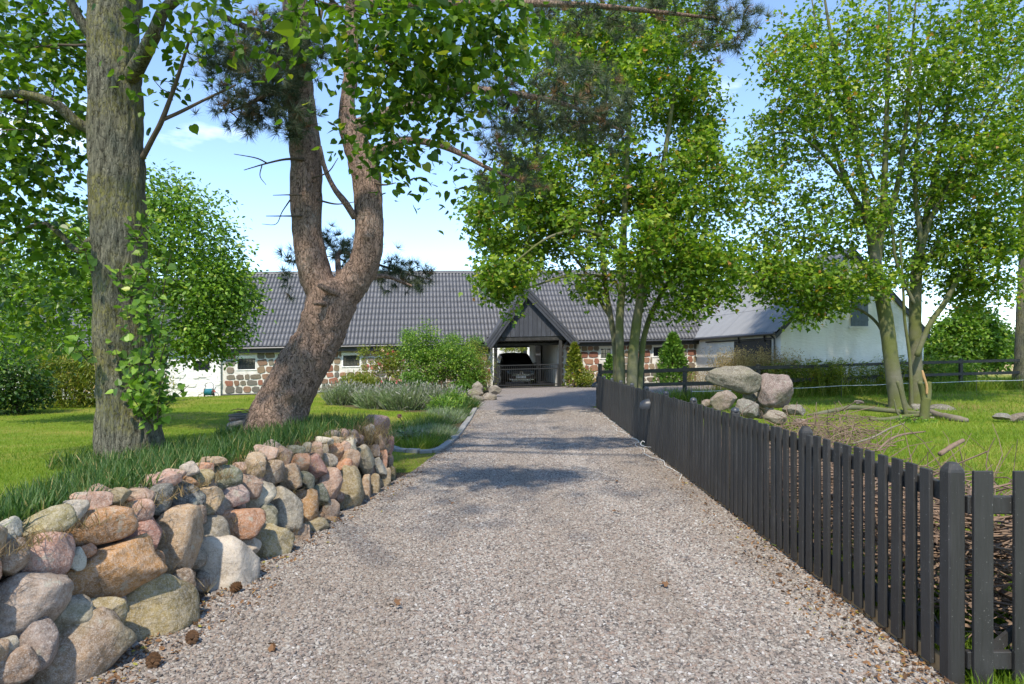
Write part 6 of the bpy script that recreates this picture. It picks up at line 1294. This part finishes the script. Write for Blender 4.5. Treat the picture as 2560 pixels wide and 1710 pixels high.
tag(grass('fence_line_grass', P, rng.uniform(.25, .6, len(P)), 'grass_lawn', None, .4, .5), 'tall unmown grass along the rail fence', 'grass', kind='stuff')
edge = lambda x, y: (np.abs(x - (drive_left(y) - .2)) < .3) & (y > 9.2) & (y < 11.9)
P = pts_in(2600, -2.2, -.9, 9.2, 11.9, edge, False)
tag(grass('verge_grass', P, rng.uniform(.02, .06, len(P)), 'grass_dry', None, .8, .7, rng.random(len(P))), 'scruffy yellowed turf between the wall end and the kerb', 'grass', kind='stuff')
# leaf litter and pine needles drifted along the edges
lit = lambda x, y: ((x > FX(y) - .5 * rng.random(len(x)) ** 2) & (x < FX(y))) | ((x < drive_left(y) + .4 * rng.random(len(x)) ** 2.5) & (x > drive_left(y)))
P = pts_in(3200, -2.3, 2.75, 2.6, 22, lit); P[:, 2] = np.where(P[:, 1] > 9.4, P[:, 2], 0) + .024
tag(scatter('leaf_litter', P, np.array((0, 0, 1.)) + .5 * rng.normal(size=P.shape), rng.uniform(.012, .04, len(P)), T_OVAL, 'litter', None, None, rng), 'brown leaf litter drifted along both edges of the gravel', 'leaves', kind='stuff')
for k, (px, py) in enumerate([(1685, 1220), (1543, 1203), (1667, 1462), (984, 1512), (1135, 1256), (1520, 1205), (1540, 1280), (675, 1618), (410, 1450)]):
    Y = F * (EYE - .03) / (py - HOR); q = U(px, py, Y); P = q + rng.normal(size=(3, 3)) * .02; P[:, 2] = .035
    o = scatter('fallen_leaf', P, np.array((0, 0, 1.)) + .5 * rng.normal(size=P.shape), .05, T_MAPLE, 'litter', None, None, rng, np.array((.3, .45, .55)))
    tag(o, 'curled brown fallen leaf lying by itself on the gravel drive', 'leaf', 'fallen leaves on the gravel')
def cone(px, py, label):
    Y = F * (EYE - .03) / (py - HOR); q = U(px, py, Y); q[2] = .05; d = nrm(np.array((rng.normal(), rng.normal(), .1))); e = nrm(np.cross(d, (0, 0, 1))); f_ = np.cross(d, e); P = []; N = []; A = []
    for k in range(60):
        t = k / 60; a = k * 2.4; r_ = .022 * math.sin(math.pi * (.12 + .83 * t)); u_ = math.cos(a) * e + math.sin(a) * f_; P.append(q + d * (.07 * t - .035) + u_ * r_ * .5); N.append(d); A.append(u_ + .4 * d)
    o = scatter('pine_cone', np.array(P), np.array(N), .028, T_OVAL, 'litter', None, np.array(A), rng, rng.uniform(.1, .5, 60), 1.4); tag(o, label, 'pine cone', 'pine cones on the gravel')
for px, py in ((590, 1475), (480, 1602), (383, 1660)): cone(px, py, 'brown pine cone lying on the gravel at the foot of the wall')

# ---------------------------------------------------------------- brushwood behind the fence
def stick(m, c, d, L_, r, bend=.1, n=5):
    d = nrm(np.asarray(d, float)); s = nrm(np.cross(d, rng.normal(size=3))) * bend * L_; pts = [c + d * L_ * (t - .5) + s * math.sin(t * 3.1) + rng.normal(size=3) * .012 * L_ for t in np.linspace(0, 1, n)]
    m.tube(pts, np.linspace(r, r * .45, n), 4, False)
brush = thing('brush_pile', 'heap of cut branches and twigs piled behind the picket fence and gate', 'brush pile', (3.6, 6, 0))
heap = MB()
for k in range(1500):
    y = 3.55 + 7.5 * rng.random() ** 1.3; w = rng.uniform(.12, 1.25); x = FX(y) + w; top = (.82 - .05 * (y - 3.5)) * (1 - .35 * ((w - .6) / .9) ** 2); z = max(.03, top * rng.random() ** .7)
    d = np.array((rng.normal(), .8 * rng.normal(), .13 * rng.normal())); L_ = rng.uniform(.35, 1.3); thick = z < .5 and rng.random() < .07
    dn = nrm(d)
    if x - abs(dn[0]) * L_ / 2 < FX(y) + .08: x = FX(y) + .08 + abs(dn[0]) * L_ / 2 + .02
    if y - abs(dn[1]) * L_ / 2 < 3.5: y = 3.5 + abs(dn[1]) * L_ / 2
    stick(heap, np.array((x, y, z)), d, L_, rng.uniform(.015, .028) if thick else rng.uniform(.003, .012), rng.uniform(.02, .14))
heap.build('branches', MAT['deadwood'], brush)['kind'] = 'stuff'
up_ = MB()
for k in range(120):
    y = rng.uniform(3.9, 11); x = FX(y) + rng.uniform(.35, 1.7); z = rng.uniform(.45, .75) * (1 - .04 * (y - 3.5)); d = np.array((.6 * rng.normal(), .5 * rng.normal(), .8)); L_ = rng.uniform(.3, .8); stick(up_, np.array((x, y, z + .15)), d, L_, rng.uniform(.003, .007), .15)
up_.build('jutting_twigs', MAT['deadwood'], brush)['kind'] = 'stuff'
brush2 = thing('brush_pile', 'tangle of thin bare twigs lying in front of the boulder pile', 'brush pile', (6, 13, 0)); m = MB()
for k in range(230):
    y = rng.uniform(11, 14.6); x = (rng.uniform(1960, 2190) - 1280) * y / F; stick(m, np.array((x, y, gz_(x, y) + .04 + .4 * rng.random() ** 2)), rng.normal(size=3) * (1, 1, .35), rng.uniform(.4, 1.4), rng.uniform(.004, .011), .14, 6)
m.build('branches', MAT['deadwood'], brush2)['kind'] = 'stuff'
m = MB(); q7 = lambda x, y, Y, r: UP(2000 + x * .2614, 850 + y * .2614, Y, r)
def log(name, label, pts, mat, sides=10, cat='log'):
    P = np.array(pts); 
    for i in range(len(P)): P[i][2] = max(P[i][2], gz_(P[i][0], P[i][1]) + P[i][3] * .8)
    tag(wood(name, P, 40, mat, None, sides, .12, 5), label, cat)
log('fallen_branch', 'long bare branch lying past the double sycamore trunk', [q7(60, 720, 17.2, .02), q7(240, 690, 17.4, .045), q7(400, 660, 17.8, .055), q7(520, 645, 18, .07), q7(800, 670, 18.3, .07), q7(1000, 690, 18.4, .065), q7(1250, 700, 18.5, .05)], BS)
log('fallen_branch', 'sawn mossy branch crossing in front of the tree foot', [q7(670, 775, 17.4, .06), q7(850, 765, 17.4, .055), q7(1050, 725, 17.6, .05), q7(1250, 715, 17.8, .045)], BS)
log('fallen_log', 'thick log with a splintered end sloping onto the paddock grass', [q7(1240, 680, 18.6, .07), q7(1330, 720, 17.9, .085), q7(1460, 785, 17.2, .09), q7(1600, 840, 16.8, .06)], MAT['oldwood'])
log('fallen_branch', 'short reddish log lying in the paddock grass', [q7(1340, 1090, 9.4, .035), q7(1450, 1020, 9.6, .035), q7(1560, 960, 9.8, .03)], MAT['deadwood'])
log('fallen_branch', 'curved red-brown stick on the paddock grass', [q7(740, 1060, 9.0, .012), q7(850, 960, 9.3, .016), q7(980, 905, 9.6, .016), q7(1200, 875, 9.8, .008)], MAT['deadwood'])
log('fallen_branch', 'long grey bowed stick resting on the twigs', [q7(510, 990, 9.6, .012), q7(700, 930, 9.8, .014), q7(850, 850, 10, .012), q7(1000, 795, 10.2, .006)], MAT['oldwood'])
stp = thing('tree_stump', 'forked cut stump with an orange split in front of the sycamore trunks', 'stump', U(2310, 1060, 17.6))
x, y = U(2310, 1060, 17.6)[:2]; z = gz_(x, y)
wood('trunk', [(x, y, z - .1, .16), q7(1190, 740, 17.6, .12), q7(1200, 620, 17.6, .12), q7(1210, 560, 17.6, .12)], 24, BS, stp, 14, .1, 4); wood('stem', [q7(1200, 610, 17.6, .09), q7(1175, 500, 17.6, .075), q7(1145, 400, 17.5, .06)], 16, BS, stp, 12, .1, 4); wood('stem', [q7(1210, 600, 17.6, .1), q7(1225, 500, 17.7, .085), q7(1235, 400, 17.7, .06)], 16, BS, stp, 12, .1, 4)
wood('split', [q7(1215, 520, 17.5, .035), q7(1210, 430, 17.5, .04), q7(1185, 350, 17.5, .035), q7(1170, 290, 17.5, .015)], 16, MAT['rawwood'], stp, 8, .3, 8)
for k, pts in enumerate(([q7(1030, 770, 18.2, .06), q7(1000, 640, 18.2, .05), q7(960, 480, 18.2, .045), q7(930, 395, 18.2, .04)], [q7(990, 770, 18.0, .045), q7(930, 690, 18, .03), q7(900, 570, 18, .015)])):
    o = wood('stump_stem', pts, 20, BS, None, 10, .08, 4); tag(o, ['sawn-off greenish sucker stem beside the sycamore trunks', 'short broken sucker beside the sawn-off stem'][k], 'stump')
# low plant at the stump
shrub('ground_elder', 'small leafy plant at the foot of the forked stump', 'plant', 2285, 17, [img_ell(2285, 1062, 45, 10, 17, .3, 1)], 40, 16, .1, T_OVAL, .08, 'leaf_bush', 3, .2)
# far trees on the skyline
for k, (px, py, Y, rx, ry, lab) in enumerate([(2490, 872, 120, 50, 18, 'rounded far tree on the skyline beyond the straw field'), (2590, 865, 130, 60, 26, 'larger far tree on the skyline behind the ash trunk'), (2380, 880, 140, 60, 16, 'low far tree line clump beyond the laurel bush'), (300, 870, 90, 90, 50, 'far dark tree behind the hedge bush'), (60, 860, 80, 120, 60, 'far dark tree at the back of the thicket'), (-150, 850, 60, 150, 80, 'far tree past the open end of the lawn'), (-520, 850, 55, 190, 90, 'far tree standing apart beyond the lawn'), (2760, 850, 110, 90, 45, 'far tree at the end of the paddock rails'), (3050, 860, 120, 120, 40, 'far tree out beyond the paddock corner')]):
    shrub('far_tree', lab, 'tree', px, Y, [img_ell(px, py, rx, ry, Y, 3, 1)], 150, 40, Y * .012, T_OVAL, Y * .006, 'leaf_dark', 2, 2.5, .2, None, .02)
